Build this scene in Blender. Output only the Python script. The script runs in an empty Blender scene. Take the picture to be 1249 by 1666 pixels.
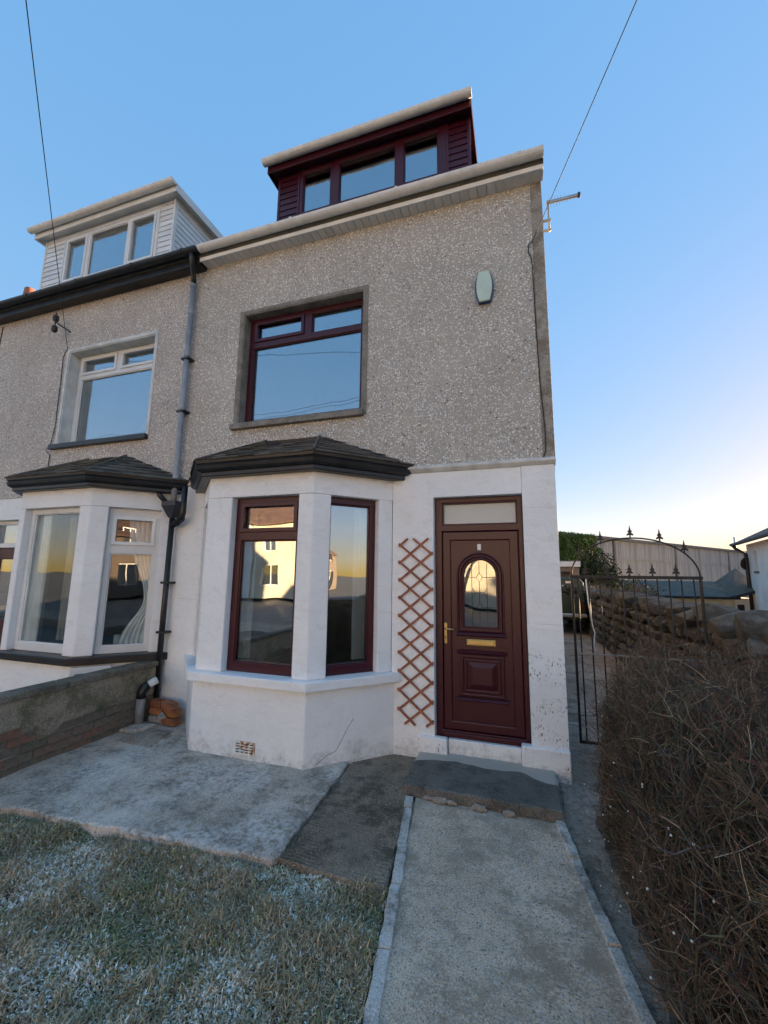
import bpy, bmesh, math, random
from mathutils import Matrix, Vector, noise as mnoise
R = math.radians
rnd = random.Random(7)
SC = bpy.context.scene
COL = SC.collection

# ------------------------------------------------------------------ camera
cam_d = bpy.data.cameras.new('camera')
cam = bpy.data.objects.new('camera', cam_d); COL.objects.link(cam)
cam_d.sensor_fit = 'VERTICAL'; cam_d.sensor_height = 36.0
cam_d.lens = 670.0 / 1666.0 * 36.0
cam_d.clip_start = 0.05; cam_d.clip_end = 4000
_r = Vector((0.95118502, 0.30839353, 0.0118529)); _u = Vector((0.03558385, -0.14774001, 0.9883859)); _f = Vector((-0.30656296, 0.93971608, 0.15150192))
cam.matrix_world = Matrix(((_r.x, _u.x, -_f.x, -0.3666), (_r.y, _u.y, -_f.y, -4.2186), (_r.z, _u.z, -_f.z, 1.6755), (0, 0, 0, 1)))
SC.camera = cam

# ------------------------------------------------------------------ sky, sun, exposure
SUN_AZ, SUN_EL = R(38), R(7.0)
w = bpy.data.worlds.new('World'); SC.world = w; w.use_nodes = True
nt = w.node_tree; nt.nodes.clear()
sky = nt.nodes.new('ShaderNodeTexSky'); sky.sky_type = 'NISHITA'; sky.sun_disc = False
sky.sun_elevation = SUN_EL; sky.sun_rotation = SUN_AZ
sky.altitude = 0; sky.air_density = 1.0; sky.dust_density = 0.15; sky.ozone_density = 2.0
gm = nt.nodes.new('ShaderNodeGamma'); gm.inputs[1].default_value = 0.20
hs = nt.nodes.new('ShaderNodeHueSaturation'); hs.inputs['Saturation'].default_value = 3.7
tn = nt.nodes.new('ShaderNodeMix'); tn.data_type = 'RGBA'; tn.blend_type = 'MULTIPLY'; tn.inputs[0].default_value = 1.0; tn.inputs[7].default_value = (1.0, 0.83, 0.93, 1)
bg = nt.nodes.new('ShaderNodeBackground'); bg.inputs[1].default_value = 0.15
wo = nt.nodes.new('ShaderNodeOutputWorld')
nt.links.new(sky.outputs[0], gm.inputs[0]); nt.links.new(gm.outputs[0], hs.inputs['Color']); nt.links.new(hs.outputs[0], tn.inputs[6]); nt.links.new(tn.outputs[2], bg.inputs[0]); nt.links.new(bg.outputs[0], wo.inputs[0])
sd = bpy.data.lights.new('sun', 'SUN'); sd.energy = 4.5; sd.angle = R(0.5); sd.color = (1.0, 0.69, 0.41)
sun = bpy.data.objects.new('sun', sd); COL.objects.link(sun)
_sd = Vector((math.sin(SUN_AZ) * math.cos(SUN_EL), math.cos(SUN_AZ) * math.cos(SUN_EL), math.sin(SUN_EL)))
sun.rotation_euler = (-_sd).to_track_quat('-Z', 'Y').to_euler(); sun.location = (20, 20, 20)
SC.view_settings.view_transform = 'Standard'; SC.view_settings.look = 'None'
SC.view_settings.gamma = 1.0; SC.view_settings.use_curve_mapping = False
SC.view_settings.exposure = 2.52

# ------------------------------------------------------------------ materials
class N:
    def __init__(s, name):
        s.m = bpy.data.materials.new(name); s.m.use_nodes = True
        s.t = s.m.node_tree; s.b = s.t.nodes['Principled BSDF']; s.o = s.t.nodes['Material Output']
        s.tc = s.t.nodes.new('ShaderNodeTexCoord').outputs['Object']
    def n(s, typ, **k):
        x = s.t.nodes.new(typ)
        for a, v in k.items(): setattr(x, a, v)
        return x
    def put(s, sock, v):
        if hasattr(v, 'is_output'): s.t.links.new(v, sock)
        elif isinstance(v, (tuple, list)): sock.default_value = tuple(v) + ((1,) if len(v) == 3 and sock.type == 'RGBA' else ())
        else: sock.default_value = v
    def noise(s, scale, detail=4, rough=.55, co=None, out=0, dist=0):
        x = s.n('ShaderNodeTexNoise'); s.put(x.inputs['Vector'], co or s.tc)
        x.inputs['Scale'].default_value = scale; x.inputs['Detail'].default_value = detail; x.inputs['Roughness'].default_value = rough; x.inputs['Distortion'].default_value = dist
        return x.outputs[out]
    def vor(s, scale, co=None, feature='F1', rand=1.0):
        x = s.n('ShaderNodeTexVoronoi', feature=feature); s.put(x.inputs['Vector'], co or s.tc)
        x.inputs['Scale'].default_value = scale; x.inputs['Randomness'].default_value = rand
        return x
    def mapv(s, scale=(1, 1, 1), co=None):
        x = s.n('ShaderNodeMapping'); s.put(x.inputs['Vector'], co or s.tc); x.inputs['Scale'].default_value = scale
        return x.outputs[0]
    def ramp(s, f, stops):
        x = s.n('ShaderNodeValToRGB'); s.put(x.inputs[0], f); e = x.color_ramp.elements
        while len(e) < len(stops): e.new(0.5)
        for i, (p, c) in enumerate(stops):
            e[i].position = p
            e[i].color = (c, c, c, 1) if not isinstance(c, (tuple, list)) else tuple(c) + (1,)
        return x.outputs[0]
    def mix(s, f, a, b, mode='MIX'):
        x = s.n('ShaderNodeMix', data_type='RGBA', blend_type=mode)
        s.put(x.inputs[0], f); s.put(x.inputs[6], a); s.put(x.inputs[7], b)
        return x.outputs[2]
    def math(s, op, a, b=0.0):
        x = s.n('ShaderNodeMath', operation=op); s.put(x.inputs[0], a); s.put(x.inputs[1], b); return x.outputs[0]
    def sep(s, co=None):
        x = s.n('ShaderNodeSeparateXYZ'); s.put(x.inputs[0], co or s.tc); return x.outputs
    def rand(s): return s.n('ShaderNodeObjectInfo').outputs['Random']
    def bump(s, h, strength=.5, dist=.01):
        x = s.n('ShaderNodeBump'); s.put(x.inputs['Height'], h); x.inputs['Strength'].default_value = strength; x.inputs['Distance'].default_value = dist
        prev = s.b.inputs['Normal'].links
        if prev: s.t.links.new(prev[0].from_socket, x.inputs['Normal'])
        s.t.links.new(x.outputs[0], s.b.inputs['Normal'])
    def set(s, col=None, rough=None, spec=None, metal=None):
        if col is not None: s.put(s.b.inputs['Base Color'], col)
        if rough is not None: s.put(s.b.inputs['Roughness'], rough)
        if spec is not None: s.b.inputs['Specular IOR Level'].default_value = spec
        if metal is not None: s.b.inputs['Metallic'].default_value = metal
        return s.m

M = {}
def simple(name, col, rough=.5, var=.15, scale=6, bump=.15, bscale=60, bdist=.004, spec=.5, metal=0, tint=None):
    a = N(name)
    f = a.noise(scale, 5)
    c2 = tint or tuple(c * (1 - 2.2 * var) for c in col)
    c = a.mix(a.ramp(f, [(.35, 0), (.7, 1)]), tuple(min(1, c * (1 + var)) for c in col), c2)
    c = a.mix(a.math('MULTIPLY', a.rand(), .35), c, tuple(x * .6 for x in col))
    a.set(c, rough, spec, metal)
    if bump: a.bump(a.noise(bscale, 4), bump, bdist)
    M[name] = a.m
    return a.m

def pebble(name, warm):
    a = N(name)
    wv = a.n('ShaderNodeVectorMath', operation='MULTIPLY_ADD')
    a.put(wv.inputs[0], a.noise(26, 2, out=1)); wv.inputs[1].default_value = (.03, .03, .03); a.put(wv.inputs[2], a.tc)
    co = wv.outputs[0]
    v = a.vor(45, co)
    rv = a.sep(v.outputs['Color'])[0]
    chip = a.ramp(v.outputs['Distance'], [(.34, 1), (.50, 0)])
    keep = a.ramp(rv, [(.02, 0), (.03, 1)])
    chip = a.math('MULTIPLY', chip, keep)
    cc = a.ramp(rv, [(.03, (.12, .115, .11)), (.05, (.16, .15, .14)), (.06, tuple(x * w_ for x, w_ in zip((.50, .485, .47), warm))), (.30, tuple(x * w_ for x, w_ in zip((.58, .565, .55), warm))), (.46, (.88, .84, .78)), (1, (.96, .94, .90))])
    mort = a.mix(a.noise(2.2, 4), tuple(.46 * x for x in warm), tuple(.58 * x for x in warm))
    mort = a.mix(a.ramp(a.noise(90, 2), [(.45, 0), (.7, 1)]), mort, tuple(.20 * x for x in warm))
    c = a.mix(chip, mort, cc)
    big = a.ramp(a.noise(1.1, 5), [(.35, .86), (.7, 1.0)])
    c = a.mix(1.0, c, big, 'MULTIPLY')
    stk = a.ramp(a.noise(1.6, 5, .65, co=a.mapv((4.5, 4.5, .35))), [(.52, 0), (.74, .22)])
    c = a.mix(stk, c, (.26, .245, .22))
    a.set(c, .75, .3)
    h = a.math('ADD', a.math('MULTIPLY', chip, .8), a.math('MULTIPLY', a.noise(60, 3), .5))
    a.bump(h, .8, .014)
    M[name] = a.m
pebble('pebbledash', (1.08, .99, .86)); pebble('pebbledash_warm', (1.10, .985, .87))

def white_render(name, flake=0.0, grime=1.0):
    a = N(name)
    z = a.sep()[2]
    base = a.mix(a.ramp(a.noise(1.6, 5), [(.3, 0), (.75, 1)]), (.86, .87, .87), (.78, .78, .77))
    # splash-back algae and soil, ragged patches on the lowest courses
    reach = a.math('ADD', a.math('MULTIPLY', a.noise(2.6, 6, .75), .70), -.27)
    low = a.ramp(a.math('SUBTRACT', reach, z), [(.0, 0), (.10, 1)])
    g = a.math('MULTIPLY', low, a.ramp(a.noise(22, 6, .75), [(.36, 0), (.66, 1)]))
    base = a.mix(a.math('MULTIPLY', g, .55 * grime), base, (.20, .20, .16))
    hz_ = a.ramp(a.noise(7, 6, .7, co=a.mapv((1, 1, 2.2)), dist=.8), [(.52, 0), (.70, .5)])
    base = a.mix(hz_, base, (.66, .66, .63))
    ck = a.vor(1.7, co=a.mapv((1, 1, .8), None), feature='DISTANCE_TO_EDGE')
    ckm = a.math('MULTIPLY', a.ramp(ck.outputs['Distance'], [(.0, 1), (.004, 0)]), a.ramp(a.noise(1.3, 2), [(.60, 0), (.66, .4)]))
    base = a.mix(ckm, base, (.30, .29, .27))
    sp = a.ramp(a.noise(70, 3, .6), [(.66, 0), (.72, 1)])
    sp = a.math('MULTIPLY', sp, a.ramp(a.noise(3.5, 3), [(.50, 0), (.62, 1)]))
    base = a.mix(a.math('MULTIPLY', sp, .55), base, (.28, .27, .24))
    if flake:
        fl = a.math('MULTIPLY', a.ramp(a.noise(40, 5, .65, co=a.mapv((1.7, 1, .75))), [(.58, 0), (.62, 1)]), a.ramp(a.noise(4.2, 4), [(.44, 0), (.54, 1)]))
        fl = a.math('MULTIPLY', fl, a.ramp(z, [(.05, 1), (.99, 1), (1, 0)]))
        base = a.mix(a.math('MULTIPLY', fl, flake), base, (.10, .095, .09))
    a.set(base, .7, .3)
    a.bump(a.noise(6, 5, .6, dist=.5), .55, .03); a.bump(a.noise(60, 5, .7), .6, .006)
    M[name] = a.m
white_render('white_render'); white_render('flaking_render', .95)

def upvc(name, c1, c2, rough):
    a = N(name)
    g = a.noise(30, 5, .65, co=a.mapv((9, 9, .7)), dist=.6)
    a.set(a.mix(a.ramp(g, [(.35, 0), (.7, 1)]), c1, c2), rough, .45)
    a.bump(g, .10, .001)
    M[name] = a.m
upvc('rosewood', (.066, .0065, .014), (.030, .0032, .007), .36)
simple('white_upvc', (.74, .75, .74), .35, .05, 3, .05)
simple('cream_upvc', (.86, .84, .79), .5, .07, 5, .1)
a = N('gutter_grey')  # weathered plastic with lichen spots
c = a.mix(a.ramp(a.noise(9, 5, .7), [(.42, 0), (.66, 1)]), (.76, .75, .72), (.64, .63, .59))
c = a.mix(a.ramp(a.noise(22, 4, .7), [(.66, 0), (.74, .5)]), c, (.30, .30, .25)); M['gutter_grey'] = a.set(c, .45, .4)
simple('black_paint', (.016, .016, .017), .38, .3, 8, .25, 40, .004)
simple('black_metal', (.020, .019, .018), .5, .3, 14, .3, 90, .002)
simple('iron', (.014, .013, .013), .6, .3, 12, .4, 120, .002)
simple('grey_pipe', (.30, .32, .35), .42, .18, 5, .08)
simple('waste_grey', (.22, .22, .21), .5, .15, 6, .1)
simple('white_plastic', (.75, .75, .73), .4, .05, 4, .05)
simple('hopper', (.030, .036, .05), .4, .2, 8, .1)
simple('window_stone', (.20, .19, .17), .8, .2, 5, .5, 70, .006)
simple('corner_render', (.185, .18, .165), .85, .22, 4, .5, 60, .006)
simple('stone_pale', (.60, .62, .60), .6, .12, 4, .2)
simple('string_course', (.66, .66, .63), .7, .16, 6, .4, 50, .005)
simple('wood_trellis', (.34, .115, .062), .7, .25, 20, .4, 80, .002)
simple('brass', (.62, .47, .20), .32, .06, 20, .05, metal=1)
simple('lead', (.055, .055, .055), .5, .1, 20, .1)
simple('mint', (.50, .62, .53), .45, .05, 6, .05)
simple('navy', (.03, .07, .16), .4, .1, 6, .05)
simple('aluminium', (.45, .44, .43), .4, .1, 10, .1, metal=.8)
simple('dark_green_paint', (.012, .030, .024), .3, .15, 5, .05)
simple('tyre', (.015, .015, .015), .8, .2, 20, .3)
simple('red_lens', (.05, .008, .008), .25, .1, 6, 0)
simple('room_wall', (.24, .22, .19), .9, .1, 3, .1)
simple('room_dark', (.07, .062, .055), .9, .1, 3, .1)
simple('curtain_white', (.80, .81, .79), .9, .06, 5, .2)
simple('curtain_taupe', (.36, .32, .27), .9, .1, 5, .2)
simple('cream_wall', (.52, .45, .28), .85, .1, 2, .3)
simple('brown_wall', (.24, .19, .15), .85, .12, 3, .3)
simple('cladding', (.27, .255, .25), .85, .22, 1.2, .2, 20, .01)
simple('cladding_trim', (.13, .125, .12), .85, .15, 3, .2)
simple('soil', (.13, .10, .075), .95, .3, 5, .8, 30, .03)
simple('far_ground', (.17, .17, .15), .95, .25, .5, .4, 4, .05)
simple('asphalt', (.16, .155, .15), .9, .2, 2, .5, 90, .006)
simple('stem_bark', (.125, .105, .075), .85, .3, 9, .5, 120, .003, tint=(.06, .05, .03))
simple('trunk_bark', (.10, .075, .05), .9, .25, 9, .5, 60, .01)
simple('berry', (.85, .85, .80), .45, .04, 20, 0)
simple('terracotta', (.38, .13, .06), .8, .15, 8, .3)
simple('house_cream', (.74, .66, .50), .8, .08, 1, .2)
simple('house_white', (.72, .72, .70), .8, .08, 1, .2)
simple('roof_brown', (.16, .10, .075), .85, .2, 3, .4, 8, .03)
simple('wire', (.012, .012, .013), .5, .1, 3, 0)
simple('pole_wood', (.13, .10, .075), .9, .2, 5, .4)
simple('glazed_candle', (.5, .58, .52), .3, .1, 5, 0)

a = N('slate')
r0 = a.rand()
c = a.mix(r0, (.036, .036, .037), (.13, .115, .095))
c = a.mix(a.ramp(a.noise(14, 5, .7), [(.48, 0), (.70, 1)]), c, (.12, .11, .07))
M['slate'] = a.set(c, .6, .4); a.bump(a.noise(30, 5), .4, .006)
a = N('slate_roof')
br = a.n('ShaderNodeTexBrick'); a.put(br.inputs[0], a.mapv((1, 1.3, 1))); br.inputs['Scale'].default_value = 3; br.inputs['Mortar Size'].default_value = .012
br.inputs['Color1'].default_value = (.055, .052, .045, 1); br.inputs['Color2'].default_value = (.085, .079, .068, 1); br.inputs['Mortar'].default_value = (.015, .015, .015, 1)
M['slate_roof'] = a.set(a.mix(a.ramp(a.noise(2.2, 6, .7), [(.40, 0), (.66, .9)]), br.outputs[0], (.11, .10, .055)), .7); a.bump(a.noise(6, 5), .6, .03)

# glass: clear pane, coated so that it mirrors the street strongly
def glass(name, f0, tint, rough=0.0, wob=.26):
    a = N(name); t = a.t
    lwn = a.n('ShaderNodeLayerWeight'); lwn.inputs[0].default_value = .5
    fz_ = a.math('MULTIPLY', a.math('POWER', lwn.outputs['Facing'], 5.0), .8)
    gl = a.n('ShaderNodeBsdfGlossy'); gl.inputs['Roughness'].default_value = rough; gl.inputs['Color'].default_value = (.95, .97, 1, 1)
    tr = a.n('ShaderNodeBsdfTransparent'); tr.inputs[0].default_value = tint + (1,)
    bp = a.n('ShaderNodeBump'); a.put(bp.inputs['Height'], a.noise(1.7, 1)); bp.inputs['Strength'].default_value = wob; bp.inputs['Distance'].default_value = .012
    t.links.new(bp.outputs[0], gl.inputs['Normal'])
    mx = a.n('ShaderNodeMixShader')
    t.links.new(a.math('ADD', fz_, f0), mx.inputs[0]); t.links.new(tr.outputs[0], mx.inputs[1]); t.links.new(gl.outputs[0], mx.inputs[2])
    t.links.new(mx.outputs[0], a.o.inputs[0]); M[name] = a.m
glass('glass', .31, (.90, .93, .92))
glass('clear_glass', .10, (.93, .95, .94))
a = N('obscure_glass'); a.set((.42, .47, .49), .18, .6); a.bump(a.noise(90, 3), .4, .004); M['obscure_glass'] = a.m
glass('door_glass', .26, (.50, .56, .56), .02, 1.0)

def concrete(name, dark, light, frost, speck=.5, spscale=55, bumpd=.012, moss=None):
    a = N(name)
    f = a.ramp(a.noise(1.5, 6, .62), [(.36, 0), (.66, 1)])
    c = a.mix(f, light, dark)
    c = a.mix(a.ramp(a.noise(4.5, 7, .75), [(.46, 0), (.66, .9)]), c, tuple(x * .50 for x in dark))
    v = a.vor(spscale); rv = a.sep(v.outputs['Color'])
    s1 = a.math('MULTIPLY', a.ramp(v.outputs['Distance'], [(.28, 1), (.45, 0)]), a.ramp(rv[0], [(.55, 0), (.6, 1)]))
    c = a.mix(a.math('MULTIPLY', s1, speck), c, a.mix(rv[1], tuple(x * .35 for x in dark), tuple(min(.6, x * 1.5) for x in light)))
    gt_ = a.noise(110, 3, .7)
    c = a.mix(a.ramp(gt_, [(.36, .75), (.47, 0)]), c, tuple(x * .30 for x in dark)); c = a.mix(a.ramp(gt_, [(.55, 0), (.66, .6)]), c, tuple(min(.8, x * 1.45) for x in light))
    pit = a.ramp(a.noise(30, 4, .7), [(.30, .8), (.37, 0)])
    c = a.mix(pit, c, tuple(x * .28 for x in dark))
    if moss: c = a.mix(a.ramp(a.noise(4.5, 7, .75), [(.52, 0), (.64, .85)]), c, moss)
    if frost:
        fm = a.math('MULTIPLY', a.ramp(a.noise(1.2, 4), [(.38, 0), (.60, 1)]), a.ramp(a.noise(26, 6, .75), [(.40, 0), (.60, 1)]))
        c = a.mix(a.math('MULTIPLY', fm, frost), c, (.70, .66, .61))
    if name == 'step_stone':   # worn pale band at the back of the slab, wet darker front
        xy = a.sep(); e_ = a.math('ADD', xy[1], a.math('MULTIPLY', a.noise(1.6, 2, .4), .62))
        c = a.mix(a.ramp(e_, [(.075, 0), (.085, 1)]), c, (.46, .42, .36))
    a.set(c, .88, .25)
    a.bump(a.noise(8, 6, .7), .7, bumpd * 1.6); a.bump(a.noise(75, 4, .7), .8, bumpd * .5)
    M[name] = a.m
concrete('slab_concrete', (.31, .235, .17), (.72, .60, .48), .85, .35, 40, .014, (.20, .165, .12))
concrete('ribbed_concrete', (.175, .135, .095), (.32, .255, .190), .0, .4, 60, .012, (.10, .085, .062))
concrete('path_concrete', (.52, .385, .27), (.78, .595, .44), .10, .95, 62, .010, (.40, .31, .215))
concrete('step_stone', (.125, .112, .094), (.20, .182, .155), .0, .25, 60, .010)
concrete('kerb_concrete', (.44, .38, .30), (.74, .68, .60), .7, .3, 50, .012, (.20, .18, .13))
concrete('yard_concrete', (.24, .19, .145), (.42, .345, .27), .4, .4, 30, .02, (.12, .10, .07))
concrete('wall_render', (.20, .17, .12), (.36, .31, .235), .0, .3, 40, .014, (.13, .125, .07))
concrete('coping', (.12, .10, .075), (.23, .20, .155), .0, .4, 40, .014, (.10, .095, .055))
concrete('corner_render', (.27, .245, .205), (.42, .385, .33), .0, .5, 70, .010, (.22, .17, .12))
concrete('window_stone', (.20, .185, .16), (.30, .28, .245), .0, .4, 70, .008, (.17, .155, .12))
def brickmat(name, c1, c2, c3):
    a = N(name); r0 = a.rand()
    c = a.ramp(r0, [(0, c1), (.5, c2), (1, c3)])
    c = a.mix(a.ramp(a.noise(16, 6, .7), [(.46, 0), (.66, .75)]), c, (.10, .085, .065))
    a.set(c, .9, .2); a.bump(a.noise(35, 6, .7), .9, .01); M[name] = a.m
brickmat('wall_brick', (.15, .125, .095), (.19, .155, .12), (.24, .12, .085))
brickmat('loose_brick', (.22, .07, .05), (.44, .17, .06), (.38, .16, .12))
brickmat('mortar_lump', (.34, .33, .30), (.34, .33, .30), (.40, .39, .36))
a = N('field_stone'); r0 = a.rand()
c = a.ramp(r0, [(0, (.035, .031, .028)), (.5, (.068, .062, .055)), (.85, (.115, .11, .098)), (1, (.075, .055, .045))])
c = a.mix(a.ramp(a.noise(6, 6, .7), [(.45, 0), (.7, .8)]), c, (.16, .165, .14))
c = a.mix(a.ramp(a.noise(13, 5, .7), [(.55, 0), (.68, .8)]), c, (.03, .03, .025))
M['field_stone'] = a.set(c, .85, .3); a.bump(a.noise(9, 7, .75), .7, .02); a.bump(a.noise(50, 5, .7), .7, .006)
a = N('air_brick'); c = a.mix(a.ramp(a.noise(17, 5), [(.50, 0), (.58, 1)]), (.80, .77, .70), (.50, .24, .09)); M['air_brick'] = a.set(c, .8)
a = N('asbestos')
st = a.noise(3, 5, .6, co=a.mapv((3, 3, .12)))
c = a.mix(a.ramp(st, [(.3, 0), (.75, 1)]), (.33, .33, .335), (.17, .168, .17)); M['asbestos'] = a.set(c, .9)
def attr_mat(name, rough=.8, tl=.25):
    a = N(name); at = a.n('ShaderNodeAttribute', attribute_name='Col')
    a.set(at.outputs['Color'], rough, .25); M[name] = a.m
attr_mat('blades'); attr_mat('leaves'); attr_mat('twigs', .85)

# ------------------------------------------------------------------ mesh helpers
WM = {}
def link(o, parent=None):
    COL.objects.link(o)
    if parent is not None:
        o.parent = parent; o.matrix_parent_inverse = WM[parent].inverted()
    WM[o] = o.matrix_basis.copy()
    return o
def tag(o, label=None, cat=None, group=None, kind=None):
    if label: o['label'] = label
    if cat: o['category'] = cat
    if group: o['group'] = group
    if kind: o['kind'] = kind
    return o
def thing(name, loc, label, cat, group=None):
    o = bpy.data.objects.new(name, None); o.location = loc; o.empty_display_size = .1
    o.matrix_basis = Matrix.Translation(loc); link(o)
    return tag(o, label, cat, group)
class MB:
    def __init__(s, mat=None): s.v = []; s.f = []; s.M = mat; s.c = None
    def add(s, vs, fs):
        k = len(s.v)
        s.v += [tuple(s.M @ Vector(v)) if s.M else tuple(v) for v in vs]
        s.f += [tuple(k + i for i in f) for f in fs]; return s
    def box(s, x0, x1, y0, y1, z0, z1):
        return s.add([(x0, y0, z0), (x1, y0, z0), (x1, y1, z0), (x0, y1, z0), (x0, y0, z1), (x1, y0, z1), (x1, y1, z1), (x0, y1, z1)],
                     [(0, 3, 2, 1), (4, 5, 6, 7), (0, 1, 5, 4), (1, 2, 6, 5), (2, 3, 7, 6), (3, 0, 4, 7)])
    def prism(s, pts, z0, z1):  # polygon in XY (ccw)
        n = len(pts)
        return s.add([(x, y, z0) for x, y in pts] + [(x, y, z1) for x, y in pts],
                     [tuple(range(n - 1, -1, -1)), tuple(range(n, 2 * n))] + [(i, (i + 1) % n, n + (i + 1) % n, n + i) for i in range(n)])
    def prism_y(s, pts, y0, y1):  # polygon in XZ
        n = len(pts)
        return s.add([(x, y0, z) for x, z in pts] + [(x, y1, z) for x, z in pts],
                     [tuple(range(n)), tuple(range(2 * n - 1, n - 1, -1))] + [(i, n + i, n + (i + 1) % n, (i + 1) % n) for i in range(n)])
    def prism_x(s, pts, x0, x1):  # polygon in YZ
        n = len(pts)
        return s.add([(x0, y, z) for y, z in pts] + [(x1, y, z) for y, z in pts],
                     [tuple(range(n - 1, -1, -1)), tuple(range(n, 2 * n))] + [(i, (i + 1) % n, n + (i + 1) % n, n + i) for i in range(n)])
    def tube(s, pts, r, n=8, closed=False, cap=True):
        pts = [Vector(p) for p in pts]; m = len(pts); rs = r if isinstance(r, (list, tuple)) else [r] * m
        vs = []; fs = []; prevn = None
        for i, p in enumerate(pts):
            a_ = pts[(i - 1) % m] if (closed or i > 0) else p; b_ = pts[(i + 1) % m] if (closed or i < m - 1) else p
            d = (b_ - a_); d = d.normalized() if d.length > 1e-9 else Vector((0, 0, 1))
            if prevn is None:
                q = Vector((0, 0, 1)) if abs(d.z) < .9 else Vector((1, 0, 0)); nn = d.cross(q).normalized()
            else:
                nn = prevn - d * prevn.dot(d); nn = nn.normalized() if nn.length > 1e-6 else d.orthogonal().normalized()
            prevn = nn; bb = d.cross(nn)
            for k in range(n):
                t_ = 2 * math.pi * k / n
                vs.append(p + (nn * math.cos(t_) + bb * math.sin(t_)) * rs[i])
        L = m if closed else m - 1
        for i in range(L):
            for k in range(n):
                fs.append((i * n + k, i * n + (k + 1) % n, ((i + 1) % m) * n + (k + 1) % n, ((i + 1) % m) * n + k))
        if cap and not closed:
            fs.append(tuple(range(n - 1, -1, -1))); fs.append(tuple(range((m - 1) * n, m * n)))
        return s.add(vs, fs)
    def grid(s, x0, x1, z0, z1, holes, y0, y1):  # solid XZ plate with rectangular holes
        e = 1e-6
        xs = sorted({x0, x1} | {min(max(h[i], x0), x1) for h in holes for i in (0, 1)}); zs = sorted({z0, z1} | {min(max(h[i], z0), z1) for h in holes for i in (2, 3)})
        nx, nz = len(xs) - 1, len(zs) - 1
        def fill(i, k):
            if i < 0 or k < 0 or i >= nx or k >= nz: return False
            cx_, cz_ = (xs[i] + xs[i + 1]) / 2, (zs[k] + zs[k + 1]) / 2
            return not any(h[0] - e < cx_ < h[1] + e and h[2] - e < cz_ < h[3] + e for h in holes)
        ids = {}; vs = []; fs = []
        def vid(i, k, b):
            if (i, k, b) not in ids: ids[(i, k, b)] = len(vs); vs.append((xs[i], y1 if b else y0, zs[k]))
            return ids[(i, k, b)]
        for i in range(nx):
            for k in range(nz):
                if not fill(i, k): continue
                fs.append((vid(i, k, 0), vid(i + 1, k, 0), vid(i + 1, k + 1, 0), vid(i, k + 1, 0)))
                fs.append((vid(i, k + 1, 1), vid(i + 1, k + 1, 1), vid(i + 1, k, 1), vid(i, k, 1)))
                if not fill(i - 1, k): fs.append((vid(i, k, 1), vid(i, k, 0), vid(i, k + 1, 0), vid(i, k + 1, 1)))
                if not fill(i + 1, k): fs.append((vid(i + 1, k, 0), vid(i + 1, k, 1), vid(i + 1, k + 1, 1), vid(i + 1, k + 1, 0)))
                if not fill(i, k - 1): fs.append((vid(i, k, 1), vid(i + 1, k, 1), vid(i + 1, k, 0), vid(i, k, 0)))
                if not fill(i, k + 1): fs.append((vid(i, k + 1, 0), vid(i + 1, k + 1, 0), vid(i + 1, k + 1, 1), vid(i, k + 1, 1)))
        return s.add(vs, fs)
    def mesh(s, name, mat, smooth=False):
        me = bpy.data.meshes.new(name); me.from_pydata(s.v, [], s.f); me.materials.append(M[mat]); me.validate()
        if smooth: me.polygons.foreach_set('use_smooth', [True] * len(me.polygons))
        if s.c:
            at = me.color_attributes.new('Col', 'FLOAT_COLOR', 'POINT')
            at.data.foreach_set('color', [x for c_ in s.c for x in (c_[0], c_[1], c_[2], 1.0)])
        me.update(); return me
    def build(s, name, mat, parent=None, bevel=0, smooth=False, seg=2):
        me = s.mesh(name, mat, smooth)
        o = bpy.data.objects.new(name, me); link(o, parent)
        if bevel:
            b = o.modifiers.new('bevel', 'BEVEL'); b.width = bevel; b.segments = seg; b.limit_method = 'ANGLE'; b.angle_limit = R(40)
        return o
def piece(name, me, mtx, parent):
    o = bpy.data.objects.new(name, me); o.matrix_basis = mtx; return link(o, parent)
def T(x, y, z): return Matrix.Translation((x, y, z))
def RZ(a_): return Matrix.Rotation(a_, 4, 'Z')
def frame_at(p, q):  # local X runs p->q in plan, local -Y faces outward
    d = Vector((q[0] - p[0], q[1] - p[1], 0)); return T(p[0], p[1], 0) @ RZ(math.atan2(d.y, d.x)), d.length
def nz(x, y, z=0.0): return mnoise.noise((x, y, z))

def window(parent, mat, x0, x1, z0, z1, y, cells, sashes=(), mtx=None, name='window', depth=.07, fr_only=False, gl='glass'):
    """cells: glass openings (x0,x1,z0,z1); sashes: indices of cells that carry an opening sash"""
    f = MB(mtx).grid(x0, x1, z0, z1, cells, y, y + depth).build(name, mat, parent, .006)
    sub = f
    if parent is not None and parent.parent is not None: sub = parent   # never a fourth level
    for i, (a0, a1, b0, b1) in enumerate(cells):
        if i in sashes:
            e = .030
            MB(mtx).grid(a0 - e, a1 + e, b0 - e, b1 + e, [(a0 + .012, a1 - .012, b0 + .012, b1 - .012)], y - .018, y + .02).build('sash', mat, sub, .005)
        else:
            MB(mtx).grid(a0 - .001, a1 + .001, b0 - .001, b1 + .001, [(a0 + .012, a1 - .012, b0 + .012, b1 - .012)], y + .014, y + .03).build('bead', mat, sub, .004)
        MB(mtx).box(a0 - .005, a1 + .005, y + .034, y + .042, b0 - .005, b1 + .005).build('pane', gl, sub)
    return f

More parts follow.
